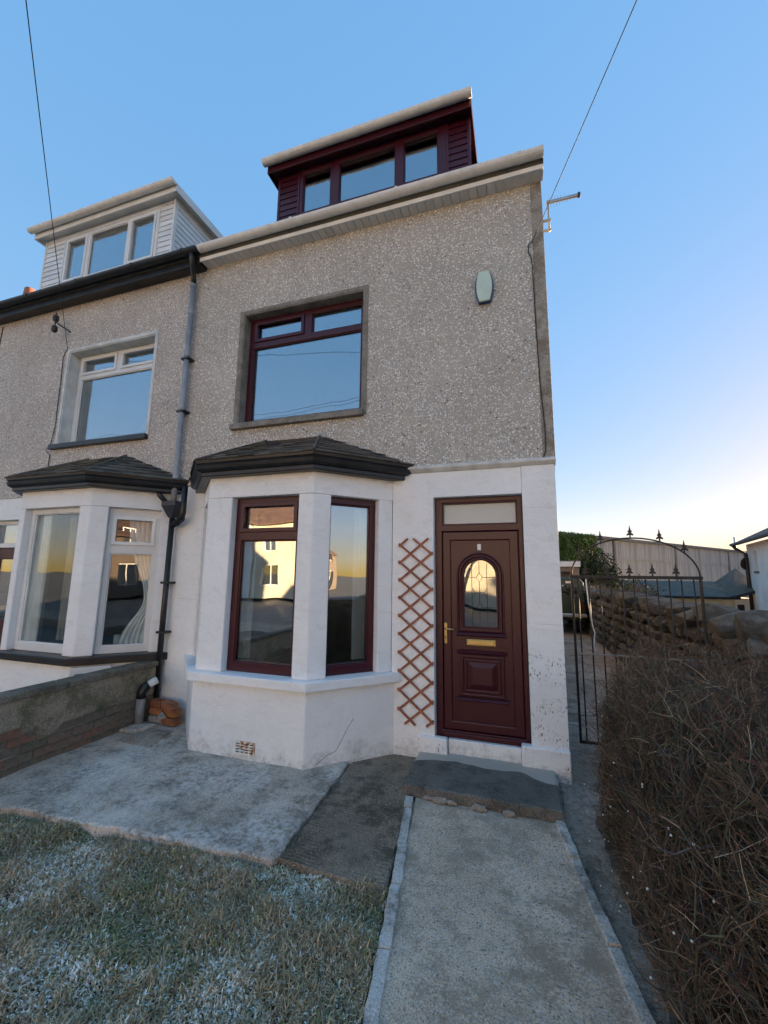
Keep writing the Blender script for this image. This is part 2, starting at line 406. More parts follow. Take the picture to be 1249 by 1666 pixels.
# ------------------------------------------------------------------ ground
gx = [-900, -300, -100, -40, -15, -9, -4.6, 0, 3, 5, 8, 12, 20, 40, 100, 300, 900]
gy = [-900, -300, -100, -45, -25, -12, -5, 0, 4, 8, 12, 16, 22, 40, 100, 300, 900]
g = MB()
for y in gy:
    for x in gx:
        fall = max(0, min(1, (x - 2.6) / 6)) * max(0, min(1, (y + 3) / 10))
        g.v.append((x, y, -.30 - 2.2 * fall))
nX = len(gx)
g.f = [(j * nX + i, j * nX + i + 1, (j + 1) * nX + i + 1, (j + 1) * nX + i) for j in range(len(gy) - 1) for i in range(nX - 1)]
tag(g.build('ground', 'far_ground'), kind='structure')
tag(MB().box(-60, 60, -17, -9.5, -.3, -.12).build('road', 'asphalt'), kind='structure')
tag(MB().box(-60, 60, -9.5, -7.4, -.3, -.02).build('pavement', 'yard_concrete'), kind='structure')

def patch(name, c00, c10, c11, c01, z, thick, mat, nu, nv, amp=.006, jit=.012, fn=None, sc=2.5, parent=None, slope=0):
    """an uneven slab over four plan corners"""
    mb = MB(); vs = []
    for j in range(nv + 1):
        for i in range(nu + 1):
            u, v_ = i / nu, j / nv
            x = (c00[0] * (1 - u) + c10[0] * u) * (1 - v_) + (c01[0] * (1 - u) + c11[0] * u) * v_
            y = (c00[1] * (1 - u) + c10[1] * u) * (1 - v_) + (c01[1] * (1 - u) + c11[1] * u) * v_
            if i in (0, nu): x += jit * (nz(y * 7, 3.1, x) + .6 * nz(y * 23, 1.7, x))
            if j in (0, nv): y += jit * (nz(x * 7, 8.2, y) + .6 * nz(x * 23, 5.5, y))
            zz = z + amp * (nz(x * sc, y * sc, 1) + .4 * nz(x * sc * 3.3, y * sc * 3.3, 4)) + slope * v_
            if i in (0, nu) or j in (0, nv): zz -= .008 + .006 * abs(nz(x * 9, y * 9))
            if fn: zz += fn(x, y)
            vs.append((x, y, zz))
    n1 = nu + 1
    fs = [(j * n1 + i, j * n1 + i + 1, (j + 1) * n1 + i + 1, (j + 1) * n1 + i) for j in range(nv) for i in range(nu)]
    ring = [i for i in range(nu + 1)] + [j * n1 + nu for j in range(1, nv + 1)] + [nv * n1 + i for i in range(nu - 1, -1, -1)] + [j * n1 for j in range(nv - 1, 0, -1)]
    k = len(vs)
    vs += [(vs[i][0], vs[i][1], z - thick) for i in ring]
    m = len(ring)
    fs += [(ring[i], k + i, k + (i + 1) % m, ring[(i + 1) % m]) for i in range(m)]
    mb.v = vs; mb.f = fs
    return mb.build(name, mat, parent, smooth=False)

tag(patch('concrete_patio', (-4.60, -1.93), (-1.86, -1.75), (-1.97, .05), (-4.60, .05), -.05, .26, 'slab_concrete', 130, 90, .010, .025), kind='structure')
def ribs(x, y):
    m = max(0, min(1, .5 + 1.6 * nz(x * 1.7, y * 1.3, 9)))
    return .010 * m * math.sin(2 * math.pi * y / .031 + 2.0 * nz(x * 6, y * 6, 2))
tag(patch('ribbed_concrete_strip', (-1.855, -1.70), (-1.145, -1.72), (-1.36, .02), (-1.96, .02), -.075, .26, 'ribbed_concrete', 50, 420, .005, .012, ribs), kind='structure')
tag(patch('garden_path', (-.87, -3.4), (.22, -3.3), (-.17, -.60), (-1.235, -.60), -.085, .26, 'path_concrete', 90, 200, .006, .006), kind='structure')
tag(patch('side_yard', (.25, -3.4), (1.9, -3.4), (1.9, 2.0), (-.53, 2.0), -.090, .26, 'yard_concrete', 60, 90, .02, .02), kind='structure')
tag(patch('alley', (-.05, 2.0), (1.9, 2.0), (1.9, 13.0), (-.05, 13.0), -.08, .26, 'yard_concrete', 30, 90, .03, .02, slope=.10), kind='structure')
tag(patch('planting_bed', (.20, -3.6), (1.9, -3.6), (1.9, -.4), (.10, -.5), -.075, .26, 'soil', 50, 80, .03, .03), kind='structure')
tag(patch('lawn_soil', (-4.6, -4.6), (-.66, -4.6), (-1.11, -1.66), (-4.6, -1.85), -.115, .26, 'soil', 60, 50, .02, .02), kind='structure')
tag(patch('neighbour_yard', (-9.2, -4.6), (-4.72, -4.6), (-4.72, .05), (-9.2, .05), -.09, .26, 'yard_concrete', 40, 40, .01, .01), kind='structure')

# ------------------------------------------------------------------ the terraced house
house = thing('terraced_house', (-2.3, 4, -.05), 'tall end terrace house with pebbledash upper wall, maroon windows and dark red front door', 'house')
MB().grid(-4.45, -.104, 2.79, 5.95, [(-3.73, -2.02, 3.55, 5.085)], -.012, .25).build('pebbledash_wall', 'pebbledash', house)
MB().box(-.1035, .012, -.016, .25, 2.835, 5.95).build('corner_strip', 'corner_render', house, .006)
lw = MB().grid(-4.57, -.312, -.12, 2.789, [(-4.16, -1.645, -.12, 2.70), (-1.199, -.312, -.12, 2.49)], 0, .25).build('painted_wall', 'white_render', house, .006)
pier = MB().box(-.311, -.004, .004, .25, -.12, 2.788).build('door_pier', 'white_render', house)
zz = [-.04, .17, .70, 1.24, 1.79, 2.34, 2.765]
for i in range(1, 6):
    MB().box(-.3105, .001, -.008, .05, zz[i] + .0006, zz[i + 1] - .0006).build('render_block', 'flaking_render' if i < 3 else 'white_render', pier, .003)
MB().box(-.402, .008, -.042, .05, -.12, .172).build('plinth_block', 'flaking_render', pier, .016)
MB().box(-1.36, -1.074, -.034, .04, -.12, .140).build('plinth_block', 'flaking_render', lw, .016)
MB().box(-1.073, -.403, .028, .12, -.12, .122).build('threshold', 'white_render', house, .008)
# string course with a rounded drip
MB().prism_x([(-.001, 2.760), (-.020, 2.772), (-.046, 2.800), (-.046, 2.826), (-.013, 2.842), (.1, 2.842), (.1, 2.760)], -1.50, .012).build('string_course', 'string_course', house, .005)
# gable, rear wall, roof
MB().prism_y([(-.24, -.1), (-.004, -.1), (-.004, 5.95), (-.24, 5.95)], .251, 8).build('gable_wall', 'corner_render', house)
MB().prism_x([(.26, 5.951), (8, 5.951), (4.1, 9.2)], -.24, -.005).build('gable_peak', 'corner_render', house)
MB().box(-4.45, -.241, 7.75, 8, -.1, 5.95).build('rear_wall', 'corner_render', house)
MB().prism_x([(-.22, 6.03), (4.1, 9.42), (8.25, 6.03), (8.25, 5.96), (4.1, 9.30), (-.16, 5.965)], -4.44, .03).build('roof', 'slate_roof', house)
# eaves: soffit boards, fascia, gutter
sf = MB().box(-4.40, .018, -.150, -.013, 5.952, 5.962).build('soffit', 'cream_upvc', house)
me_sb = MB().box(-.0450, .0450, -.150, -.014, -.010, .004).mesh('soffit_board', 'cream_upvc')
for i in range(45): piece('soffit_board', me_sb, T(-4.35 + i * .0985, 0, 5.941), sf)
MB().box(-4.41, .026, -.172, -.1515, 5.925, 6.075).build('fascia', 'cream_upvc', house, .004)
def gutter(x0, x1, y, z, mat, parent, r=.062, nm='gutter', brk=(), bevel=0):
    pts = []
    for k in range(9):
        t_ = math.pi + math.pi * k / 8; pts.append((y + r * math.cos(t_), z + r * math.sin(t_) * .95))
    for k in range(8, -1, -1):
        t_ = math.pi + math.pi * k / 8; pts.append((y + (r - .006) * math.cos(t_), z + (r - .006) * math.sin(t_) * .95))
    mb = MB(); n = len(pts)
    segs = 14
    for i in range(segs + 1):
        x = x0 + (x1 - x0) * i / segs; dz = .0025 * nz(x * 1.3, y * 5, 3)
        mb.v += [(x, py, pz + dz) for py, pz in pts]
    for i in range(segs):
        for k in range(n): mb.f.append((i * n + k, i * n + (k + 1) % n, (i + 1) * n + (k + 1) % n, (i + 1) * n + k))
    for xe in (0, segs): mb.f.append(tuple(xe * n + k for k in range(9)))
    o = mb.build(nm, mat, parent)
    sub = o if parent.parent is None else parent
    for bx in brk:
        b = MB()
        pb = [(y + (r + .008) * math.cos(math.pi + math.pi * k / 8), z + .006 + (r + .008) * .95 * math.sin(math.pi + math.pi * k / 8)) for k in range(9)] + [(y + (r - .001) * math.cos(math.pi + math.pi * k / 8), z + .006 + (r - .001) * .95 * math.sin(math.pi + math.pi * k / 8)) for k in range(8, -1, -1)]
        b.prism_x(pb, bx - .016, bx + .016); b.build('gutter_bracket', mat, sub)
    return o
gutter(-4.36, .03, -.238, 6.062, 'gutter_grey', house, .064, brk=(-4.27, -2.92, -1.55, -.22))
# first-floor window
MB().grid(-3.79, -1.965, 3.50, 5.135, [(-3.73, -2.02, 3.50, 5.085)], -.020, -.0125).build('window_surround', 'window_stone', house, .003)
MB().grid(-3.7295, -2.0205, 3.56, 5.0845, [(-3.715, -2.035, 3.56, 5.07)], -.011, .24).build('window_reveal', 'window_stone', house)
MB().box(-3.80, -1.995, -.075, .11, 3.478, 3.552).build('window_sill', 'window_stone', house, .008)
window(house, 'rosewood', -3.713, -2.037, 3.561, 5.068, .11,
       [(-3.645, -2.10, 3.635, 4.655), (-3.600, -2.92, 4.765, 4.990), (-2.785, -2.10, 4.735, 5.010)], (1,))
# front door and frame
df = MB().grid(-1.196, -.314, .123, 2.487, [(-1.119, -.366, 2.205, 2.438), (-1.126, -.358, .185, 2.137)], .085, .165).build('door_frame', 'rosewood', house, .006)
MB().grid(-1.120, -.365, 2.204, 2.439, [(-1.106, -.379, 2.218, 2.425)], .10, .12).build('bead', 'rosewood', df, .004)
MB().box(-1.12, -.365, .128, .136, 2.204, 2.439).build('fanlight_pane', 'obscure_glass', df)
MB().box(-1.13, -.352, .062, .10, .126, .172).build('weather_bar', 'rosewood', df, .008)
door = MB().grid(-1.123, -.361, .188, 2.134, [(-1.038, -.452, .275, 2.040)], .098, .15).build('front_door', 'rosewood', house, .012, seg=3)
# door panel with an arched glass opening
gx0, gx1, gz0, gzs = -.905, -.592, 1.180, 1.682; gcx = (gx0 + gx1) / 2; gr = (gx1 - gx0) / 2
def arch(off, n=20):
    return [(gx0 - off, gz0 - off), (gx1 + off, gz0 - off)] + [(gcx + (gr + off) * math.cos(math.pi * k / n), gzs + (gr + off) * math.sin(math.pi * k / n)) for k in range(n + 1)]
def plate_with_arch(x0, x1, z0, z1, off, y0, y1, name, mat, parent):
    bm = bmesh.new(); inner = arch(off)
    o_ = [bm.verts.new((x, y0, z)) for x, z in ((x0, z0), (x1, z0), (x1, z1), (x0, z1))]
    i_ = [bm.verts.new((x, y0, z)) for x, z in inner]
    es = [bm.edges.new((o_[k], o_[(k + 1) % 4])) for k in range(4)] + [bm.edges.new((i_[k], i_[(k + 1) % len(i_)])) for k in range(len(i_))]
    r_ = bmesh.ops.triangle_fill(bm, edges=es, use_beauty=True)
    fs = [f for f in r_['geom'] if isinstance(f, bmesh.types.BMFace)]
    ex = bmesh.ops.extrude_face_region(bm, geom=fs)
    bmesh.ops.translate(bm, verts=[v for v in ex['geom'] if isinstance(v, bmesh.types.BMVert)], vec=(0, y1 - y0, 0))
    bmesh.ops.recalc_face_normals(bm, faces=bm.faces)
    me = bpy.data.meshes.new(name); bm.to_mesh(me); bm.free(); me.materials.append(M[mat])
    return link(bpy.data.objects.new(name, me), parent)
plate_with_arch(-1.0375, -.4525, .2755, 2.0395, .012, .118, .14, 'door_panel', 'rosewood', door)
def bead_path(pts, r, y, name, mat, parent):
    return MB().tube([(x, y, z) for x, z in pts], r, 8, closed=True).build(name, mat, parent, smooth=True)
bead_path(arch(.045), .017, .117, 'moulding', 'rosewood', door); bead_path(arch(.012), .013, .115, 'moulding', 'rosewood', door)
bead_path(arch(.070), .009, .118, 'moulding', 'rosewood', door)
MB().prism_y([(p[0], p[1]) for p in arch(.012)], .128, .134).build('glass_pane', 'door_glass', door)
def gp(zx, zy): return (gx0 + (zx - 270) / 395 * (gx1 - gx0), .1255, gz0 + (1215 - zy) / 825 * .658)
lead = MB()
def came(*pts):
    lead.tube([gp(*p) for p in pts], .0028, 5)
for sx in (365, 555): came((sx, 430 if sx == 365 else 430), (sx, 1213))
came((460, 395), (460, 548)); came((460, 668), (460, 925)); came((460, 1045), (460, 1213))
for cy_ in (608, 985):
    came((460, cy_ - 60), (500, cy_), (460, cy_ + 60), (420, cy_), (460, cy_ - 60)); came((272, cy_), (420, cy_)); came((500, cy_), (663, cy_))
came((365, 740), (405, 800), (520, 800), (555, 740)); came((405, 800), (370, 860)); came((520, 800), (555, 860))
lead.build('lead_came', 'lead', door)
MB().prism_x([(.118, 1.075), (.085, 1.082), (.078, 1.098), (.095, 1.115), (.118, 1.125)], -.985, -.508).build('drip_moulding', 'rosewood', door, .003)
def ring(x0, x1, z0, z1, wd, y, name='moulding'):
    return MB().grid(x0, x1, z0, z1, [(x0 + wd, x1 - wd, z0 + wd, z1 - wd)], y, .1179).build(name, 'rosewood', door, wd * .42, seg=3)
MB().prism_x([(.118, .905), (.092, .915), (.082, .932), (.1, .945), (.118, .950)], -.985, -.500).build('drip_moulding', 'rosewood', door, .003)
MB().prism_x([(.118, .462), (.085, .468), (.080, .480), (.1, .497), (.118, .505)], -.985, -.500).build('drip_moulding', 'rosewood', door, .003)
ring(-.955, -.530, .510, .902, .030, .098); ring(-.915, -.570, .550, .862, .024, .102)
MB().add([(-.885, .117, .580), (-.600, .117, .580), (-.600, .117, .832), (-.885, .117, .832), (-.835, .100, .625), (-.650, .100, .625), (-.650, .100, .787), (-.835, .100, .787)],
         [(4, 5, 6, 7), (0, 1, 5, 4), (1, 2, 6, 5), (2, 3, 7, 6), (3, 0, 4, 7)]).build('raised_panel', 'rosewood', door, .002)
lb = MB().box(-.890, -.607, .106, .118, .992, 1.053).build('letterbox', 'brass', door, .005)
MB().box(-.872, -.625, .100, .107, 1.003, 1.042).build('letterbox_flap', 'brass', door, .004)
hd = MB().box(-1.112, -1.080, .086, .098, 1.000, 1.205).build('handle_plate', 'brass', door, .006)
MB().tube([(-1.096, .09, 1.150), (-1.096, .045, 1.150), (-1.085, .040, 1.149), (-1.0, .042, 1.146)], [.011, .010, .010, .008], 10).build('door_handle', 'brass', door, smooth=True)
MB().box(-1.101, -1.091, .0855, .087, 1.045, 1.075).build('keyhole', 'lead', door)
MB().prism_y([(-.766, 1.938), (-.728, 1.938), (-.728, 2.003), (-.766, 2.003)], .108, .1178).build('number_plate', 'white_plastic', door, .008)
# hall and rooms behind the glass
def room(parent, x0, x1, y0, y1, z0, z1, mat='room_wall'):
    v = MB().add([(x0, y0, z0), (x1, y0, z0), (x1, y1, z0), (x0, y1, z0), (x0, y0, z1), (x1, y0, z1), (x1, y1, z1), (x0, y1, z1)],
                 [(0, 1, 2, 3), (7, 6, 5, 4), (5, 6, 2, 1), (6, 7, 3, 2), (7, 4, 0, 3)])
    return v.build('room_interior', mat, parent)
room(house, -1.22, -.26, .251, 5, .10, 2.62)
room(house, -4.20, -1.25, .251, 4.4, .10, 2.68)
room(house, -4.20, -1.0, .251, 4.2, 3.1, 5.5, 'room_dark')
# chimney breast and dark fireplace inside the bay room
MB().grid(-4.198, -3.4, .101, 2.67, [(-4.0, -3.6, .101, 1.0)], 3.9, 4.3).build('chimney_breast', 'room_wall', house)
MB().box(-4.19, -3.41, 3.72, 3.90, 1.02, 1.08).build('mantel_shelf', 'room_dark', house)

# ------------------------------------------------------------------ canted bays
def bay(parent, dx, wmat, smat, gmat, front_cells, splay_cells, sash_f=(), sash_s=(), slope_seed=1, gl='glass'):
    xl, xr, yf = -3.53 + dx, -2.275 + dx, -.63
    jr, jl = -1.645 + dx, -4.16 + dx
    def off(d):   # bay plan outline pushed outwards by d
        k = d * math.tan(R(22.5))
        return [(jl - d * math.sqrt(2), 0.0), (xl - k, yf - d), (xr + k, yf - d), (jr + d * math.sqrt(2), 0.0)]
    def shell(d_out, d_in, z0, z1, name, mat, bevel=.006):
        o_, i_ = off(d_out), off(-d_in)
        pts = o_ + i_[::-1]
        mb = MB()
        n = 4
        vs = [(x, y, z) for z in (z0, z1) for x, y in o_ + i_]
        fs = []
        for k in range(3):
            a0, a1, b0, b1 = k, k + 1, 4 + k, 5 + k
            fs += [(a0, a1, a1 + 8, a0 + 8), (b1, b0, b0 + 8, b1 + 8), (a0 + 8, a1 + 8, b1 + 8, b0 + 8), (a1, a0, b0, b1)]
        mb.add(vs, fs); return mb.build(name, mat, parent, bevel)
    base = shell(.02, .16, -.12, .612, 'bay_base', 'white_render', .012)
    shell(.085, .20, .6125, .700, 'bay_sill', smat, .010)
    shell(.0, .20, 2.472, 2.705, 'bay_lintel', 'white_render', .008)
    # pillars
    Ff, Lf = frame_at((xl, yf), (xr, yf)); Fr, Lr = frame_at((xr, yf), (jr, 0)); Fl, Ll = frame_at((jl, 0), (xl, yf))
    def corner(p0, pc, p1, nm='bay_pillar'):
        th = .17
        a_ = Vector((pc[0] - p0[0], pc[1] - p0[1])).normalized(); b_ = Vector((p1[0] - pc[0], p1[1] - pc[1])).normalized()
        na, nb = Vector((a_.y, -a_.x)), Vector((b_.y, -b_.x))
        mid = (na + nb).normalized(); k = th / mid.dot(na)
        q = [p0, pc, p1, (p1[0] - nb.x * th, p1[1] - nb.y * th), (pc[0] - mid.x * k, pc[1] - mid.y * k), (p0[0] - na.x * th, p0[1] - na.y * th)]
        MB().prism(q, .7005, 2.4715).build(nm, 'white_render', parent, .012)
    def along(F, t_): v = F @ Vector((t_, 0, 0)); return (v.x, v.y)
    fw0, fw1 = front_cells[0]; rw0, rw1 = splay_cells[0]
    corner(along(Ff, fw1), (xr, yf), along(Fr, rw0))
    corner(along(Fl, Ll - rw0), (xl, yf), along(Ff, fw0))
    MB(Fr).box(rw1, Lr, 0, .17, .7005, 2.4715).build('bay_jamb', 'white_render', parent, .008)
    MB(Fl).box(0, Ll - rw1, 0, .17, .7005, 2.4715).build('bay_jamb', 'white_render', parent, .008)
    yy = .085
    window(parent, wmat, fw0 + .001, fw1 - .001, .702, 2.470, yy, front_cells[1], sash_f, Ff, gl=gl)
    window(parent, wmat, rw0 + .001, rw1 - .001, .702, 2.470, yy, splay_cells[1], sash_s, Fr, gl=gl)
    lw0, lw1 = Ll - rw1, Ll - rw0
    window(parent, wmat, lw0 + .001, lw1 - .001, .702, 2.470, yy, [(lw0 + .05, lw1 - .05, .77, 2.42)], (), Fl)
    # moulded eaves: soffit, fascia, gutter, all black
    def moulding(prof, name, mat):   # prof: (offset, z) polygon swept along the three sides
        mb = MB(); n = len(prof)
        for k in range(4):
            for d, z in prof:
                x, y = off(d)[k]; mb.v.append((x, min(y, -.001) if k in (1, 2) else -.0125, z))
        for k in range(3):
            for i in range(n): mb.f.append((k * n + i, (k + 1) * n + i, (k + 1) * n + (i + 1) % n, k * n + (i + 1) % n))
        mb.f.append(tuple(range(n))); mb.f.append(tuple(range(3 * n + n - 1, 3 * n - 1, -1)))
        return mb.build(name, mat, parent)
    moulding([(.001, 2.690), (.09, 2.690), (.10, 2.70), (.10, 2.745), (.001, 2.745)], 'bay_fascia', gmat)
    moulding([(.101, 2.735), (.125, 2.742), (.150, 2.762), (.160, 2.795), (.150, 2.81), (.162, 2.825), (.168, 2.858), (.155, 2.862), (.146, 2.83), (.101, 2.80)], 'bay_gutter', gmat)
    # roof deck and slates
    ro = off(.155); apl, apr, zt, ze = (-3.27 + dx, -.013), (-2.55 + dx, -.013), 3.275, 2.846
    A = [Vector((ro[0][0], -.013, ze)), Vector((ro[1][0], ro[1][1], ze)), Vector((ro[2][0], ro[2][1], ze)), Vector((ro[3][0], -.013, ze))]
    PL, PR = Vector((apl[0], apl[1], zt)), Vector((apr[0], apr[1], zt))
    deck = MB(); dn = Vector((0, 0, .02))
    deck.add([v - dn for v in (*A, PL, PR)], [(1, 2, 5, 4), (2, 3, 5), (0, 1, 4)]); deck.add([v - dn * 4 for v in (*A, PL, PR)], [(4, 5, 2, 1), (5, 3, 2), (4, 1, 0)])
    dk = deck.build('bay_roof', 'black_paint', parent)
    rr = random.Random(slope_seed)
    def slates(e0, e1, t0, t1, rows):
        e0, e1, t0, t1 = map(Vector, (e0, e1, t0, t1))
        ud = (e1 - e0).normalized(); m_e = e0
        nrm = ud.cross(((t0 + t1) / 2 - (e0 + e1) / 2)).normalized()
        if nrm.z < 0: nrm = -nrm
        up = nrm.cross(ud); up = up if up.z > 0 else -up
        H = (t0 - e0).dot(up)
        def L(h): f = h / H; p_ = e0.lerp(t0, f); return (p_ - e0).dot(ud)
        def Rr(h): f = h / H; p_ = e1.lerp(t1, f); return (p_ - e0).dot(ud)
        gauge = H / rows; wd = .185
        for k in range(rows):
            h0, h1 = k * gauge - (.012 if k else .02), min(H, (k + 1) * gauge + .03)
            o_ = (k % 2) * wd / 2 + rr.uniform(-.02, .02)
            j = math.floor((L(0) - o_) / wd) - 1
            while True:
                u0, u1 = o_ + j * wd + .002, o_ + (j + 1) * wd - .002; j += 1
                if u0 > Rr(h0): break
                b0, b1 = max(u0, L(h0)), min(u1, Rr(h0)); c0, c1 = max(u0, L(h1)), min(u1, Rr(h1))
                if b1 - b0 < .02: continue
                if c1 < c0: c0 = c1 = (c0 + c1) / 2
                th = .011; lift = .016 + rr.uniform(0, .010); hb = h0 + rr.uniform(-.006, .006)
                P = lambda u_, h_, n_: e0 + ud * u_ + up * h_ + nrm * n_
                vs = [P(b0, hb, lift), P(b1, hb, lift), P(c1, h1, .002), P(c0, h1, .002)]
                vs += [v + nrm * th for v in vs]
                mb = MB().add(vs, [(0, 3, 2, 1), (4, 5, 6, 7), (0, 1, 5, 4), (1, 2, 6, 5), (2, 3, 7, 6), (3, 0, 4, 7)])
                mb.build('slate', 'slate', dk)
    slates(A[1], A[2], PL, PR, 7); slates(A[2], A[3], PR, PR, 7); slates(A[0], A[1], PL, PL, 7)
    # lead hip rolls
    for p_, q_ in ((A[2], PR), (A[1], PL)):
        MB().tube([p_ + Vector((0, 0, .028)), p_.lerp(q_, .5) + Vector((0, 0, .030)), q_ + Vector((0, 0, .024))], .014, 6).build('hip_roll', 'slate', dk)
    return dict(F=Ff, S=Fr, base=base)

b1 = bay(house, 0, 'rosewood', 'white_render', 'black_paint',
         ((.298, 1.093), [(.375, 1.035, .79, 2.02), (.395, 1.015, 2.135, 2.385)]), ((.19, .727), [(.215, .665, .79, 2.40)]), (1,))
ab = MB(b1['F']).grid(.543, .760, -.005, .108, [(.556, .747, .010 + k * .024, .022 + k * .024) for k in range(4)], -.036, -.026).build('air_brick', 'air_brick', house, .002)
MB(b1['F']).box(.545, .758, -.0258, -.0205, -.003, .106).build('vent_dark_back', 'lead', ab)  # dark plate behind the slots, its colour stands in for their inner shade
for xx in (.60, .648, .70): MB(b1['F']).box(xx, xx + .008, -.0355, -.0262, .0, .104).build('vent_rib', 'air_brick', ab)
MB(b1['S']).tube([(.12, -.0205, -.03), (.22, -.0205, .03), (.30, -.0205, .05), (.345, -.0205, .12), (.40, -.0205, .21), (.47, -.0205, .31)], .0022, 4).build('crack', 'room_dark', house)
# curtains in the bay
def curtain(F, x0, x1, z0, z1, y, mat, label, tie=None, side=1, waves=6, name='curtain', group=None):
    mb = MB(F); nu, nv = waves * 8, 24; th = .004
    for layer in (0, 1):
        for j in range(nv + 1):
            v = j / nv; z = z1 + (z0 - z1) * v
            sq = 1.0
            if tie:
                d = (z - tie); sq = 1 - .62 * math.exp(-(d / (.55 if d > 0 else .32)) ** 2)
            for i in range(nu + 1):
                u = i / nu
                uu = (u * sq) if side < 0 else (1 - (1 - u) * sq)
                x = x0 + (x1 - x0) * uu
                mb.v.append(tuple(F @ Vector((x, y + layer * th + .022 * sq * math.sin(u * waves * 2 * math.pi + .5 * math.sin(v * 3)), z))))
    n1 = nu + 1; off_ = n1 * (nv + 1)
    for j in range(nv):
        for i in range(nu):
            q = (j * n1 + i, j * n1 + i + 1, (j + 1) * n1 + i + 1, (j + 1) * n1 + i)
            mb.f.append(q); mb.f.append(tuple(off_ + k for k in q[::-1]))
    return tag(mb.build(name, mat, smooth=True), label, 'curtain', group)
curtain(b1['S'], .555, .70, .80, 2.45, .26, 'curtain_white', 'narrow white curtain hanging inside the maroon side window of the bay', waves=4)
curtain(b1['F'], .30, .44, .80, 2.45, .26, 'curtain_white', 'white curtain edge at the left inside the maroon front bay window', waves=4)

# ------------------------------------------------------------------ dormer on the roof
def board_rows(parent, x0, x1, z0, z1, y, h, mat, mtx=None):
    k = 0; z = z0
    while z < z1 - .03:
        t_ = min(z + h - .006, z1)
        MB(mtx).add([(x0, y - .016, z), (x1, y - .016, z), (x1, y, z), (x0, y, z), (x0, y - .006, t_), (x1, y - .006, t_), (x1, y, t_), (x0, y, t_)],
                    [(0, 3, 2, 1), (4, 5, 6, 7), (0, 1, 5, 4), (1, 2, 6, 5), (2, 3, 7, 6), (3, 0, 4, 7)]).build('cladding_board', mat, parent)
        z += h
def dormer(parent, x0, x1, wx0, wx1, zt, wz0, wz1, cells, cm, wm, gm_, rm, sash, gut, bh, ov, gbr):
    y = .5
    d = MB().grid(x0, x1, 6.3, zt, [(wx0, wx1, wz0, wz1)], y, y + .15)
    d.box(x0, x0 + .12, y + .151, 3.4, 6.3, zt); d.box(x1 - .12, x1, y + .151, 3.4, 6.3, zt)
    dm = d.build('dormer', cm, parent)
    board_rows(dm, x0 + .03, wx0 - .03, 6.9, zt - .05, y - .001, bh, cm); board_rows(dm, wx1 + .03, x1 - .03, 6.9, zt - .05, y - .001, bh, cm)
    for xx in (x0, x1 - .032): MB().box(xx - .004, xx + .036, y - .022, y - .0005, 6.5, zt - .03).build('corner_trim', cm, dm, .003)
    mr = T(x1, y, 0) @ RZ(R(90)); board_rows(dm, .03, 2.6, 6.7, zt - .05, -.001, bh, cm, mr)
    ml = T(x0, 3.2, 0) @ RZ(R(-90)); board_rows(dm, .03, 2.6, 6.7, zt - .05, -.001, bh, cm, ml)
    window(dm, wm, wx0, wx1, wz0, wz1, y - .02, cells, sash, name='dormer_window')
    MB().grid(wx0 - .03, wx1 + .03, wz0, wz1 + .03, [(wx0, wx1, wz0 - 1, wz1)], y - .028, y - .001).build('window_trim', wm, dm, .003)
    # flat roof with deep fascia and overhang
    MB().box(x0 - ov, x1 + gut, y - .13, 3.6, zt - .0, zt + .012).build('dormer_soffit', cm, dm)
    MB().box(x0 - ov, x1 + gut, y - .13, 3.6, zt + .0125, zt + .06).build('dormer_roof', rm, dm)
    MB().grid(x0 - ov, x1 + gut, zt - .055, zt + .105, [], y - .155, y - .131).build('dormer_fascia', cm, dm, .004)
    for xx in (x0 - ov - .02, x1 + gut): MB().box(xx, xx + .02, y - .155, 3.6, zt - .055, zt + .09).build('dormer_fascia', cm, dm, .003)
    gutter(x0 - ov - .05, x1 + gut + .03, y - .222, zt + .082, gm_, dm, .064, brk=gbr, nm='dormer_gutter')
    return dm
dormer(house, -3.66, -.775, -3.29, -1.085, 7.72, 6.90, 7.69, [(-3.235, -2.785, 6.97, 7.632), (-2.645, -1.80, 6.97, 7.632), (-1.675, -1.205, 6.97, 7.632)], 'rosewood', 'rosewood', 'gutter_grey', 'gutter_grey', (), .02, .10, .10, (-3.55, -2.3, -.95))
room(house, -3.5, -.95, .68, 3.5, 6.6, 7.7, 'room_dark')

# ------------------------------------------------------------------ the neighbour
nb = thing('terraced_house', (-6.9, 4, -.05), 'adjoining terrace house on the left with white window frames, white dormer and black gutter', 'house')
MB().grid(-9.3, -4.451, 2.79, 5.95, [(-6.98, -5.24, 3.57, 5.09)], -.012, .25).build('pebbledash_wall', 'pebbledash_warm', nb)
MB().grid(-9.3, -4.571, -.12, 2.789, [(-7.17, -4.655, -.12, 2.70), (-8.35, -7.42, .05, 2.45)], 0, .25).build('painted_wall', 'white_render', nb, .006)
MB().grid(-7.03, -5.19, 3.55, 5.14, [(-6.98, -5.24, 3.55, 5.09)], -.022, -.0125).build('window_surround', 'stone_pale', nb, .003)
MB().grid(-6.9795, -5.2405, 3.58, 5.0895, [(-6.965, -5.255, 3.58, 5.075)], -.011, .24).build('window_reveal', 'stone_pale', nb)
MB().box(-7.10, -5.20, -.07, .15, 3.50, 3.575).build('window_sill', 'black_paint', nb, .008)
window(nb, 'white_upvc', -6.964, -5.256, 3.581, 5.073, .15,
       [(-6.89, -5.32, 3.66, 4.690), (-6.87, -6.19, 4.785, 5.005), (-6.04, -5.34, 4.785, 5.005)], (1, 2))
room(nb, -7.2, -5.0, .251, 4.2, 3.1, 5.5, 'room_dark'); room(nb, -7.3, -4.62, .251, 4.2, .05, 2.68, 'room_wall')
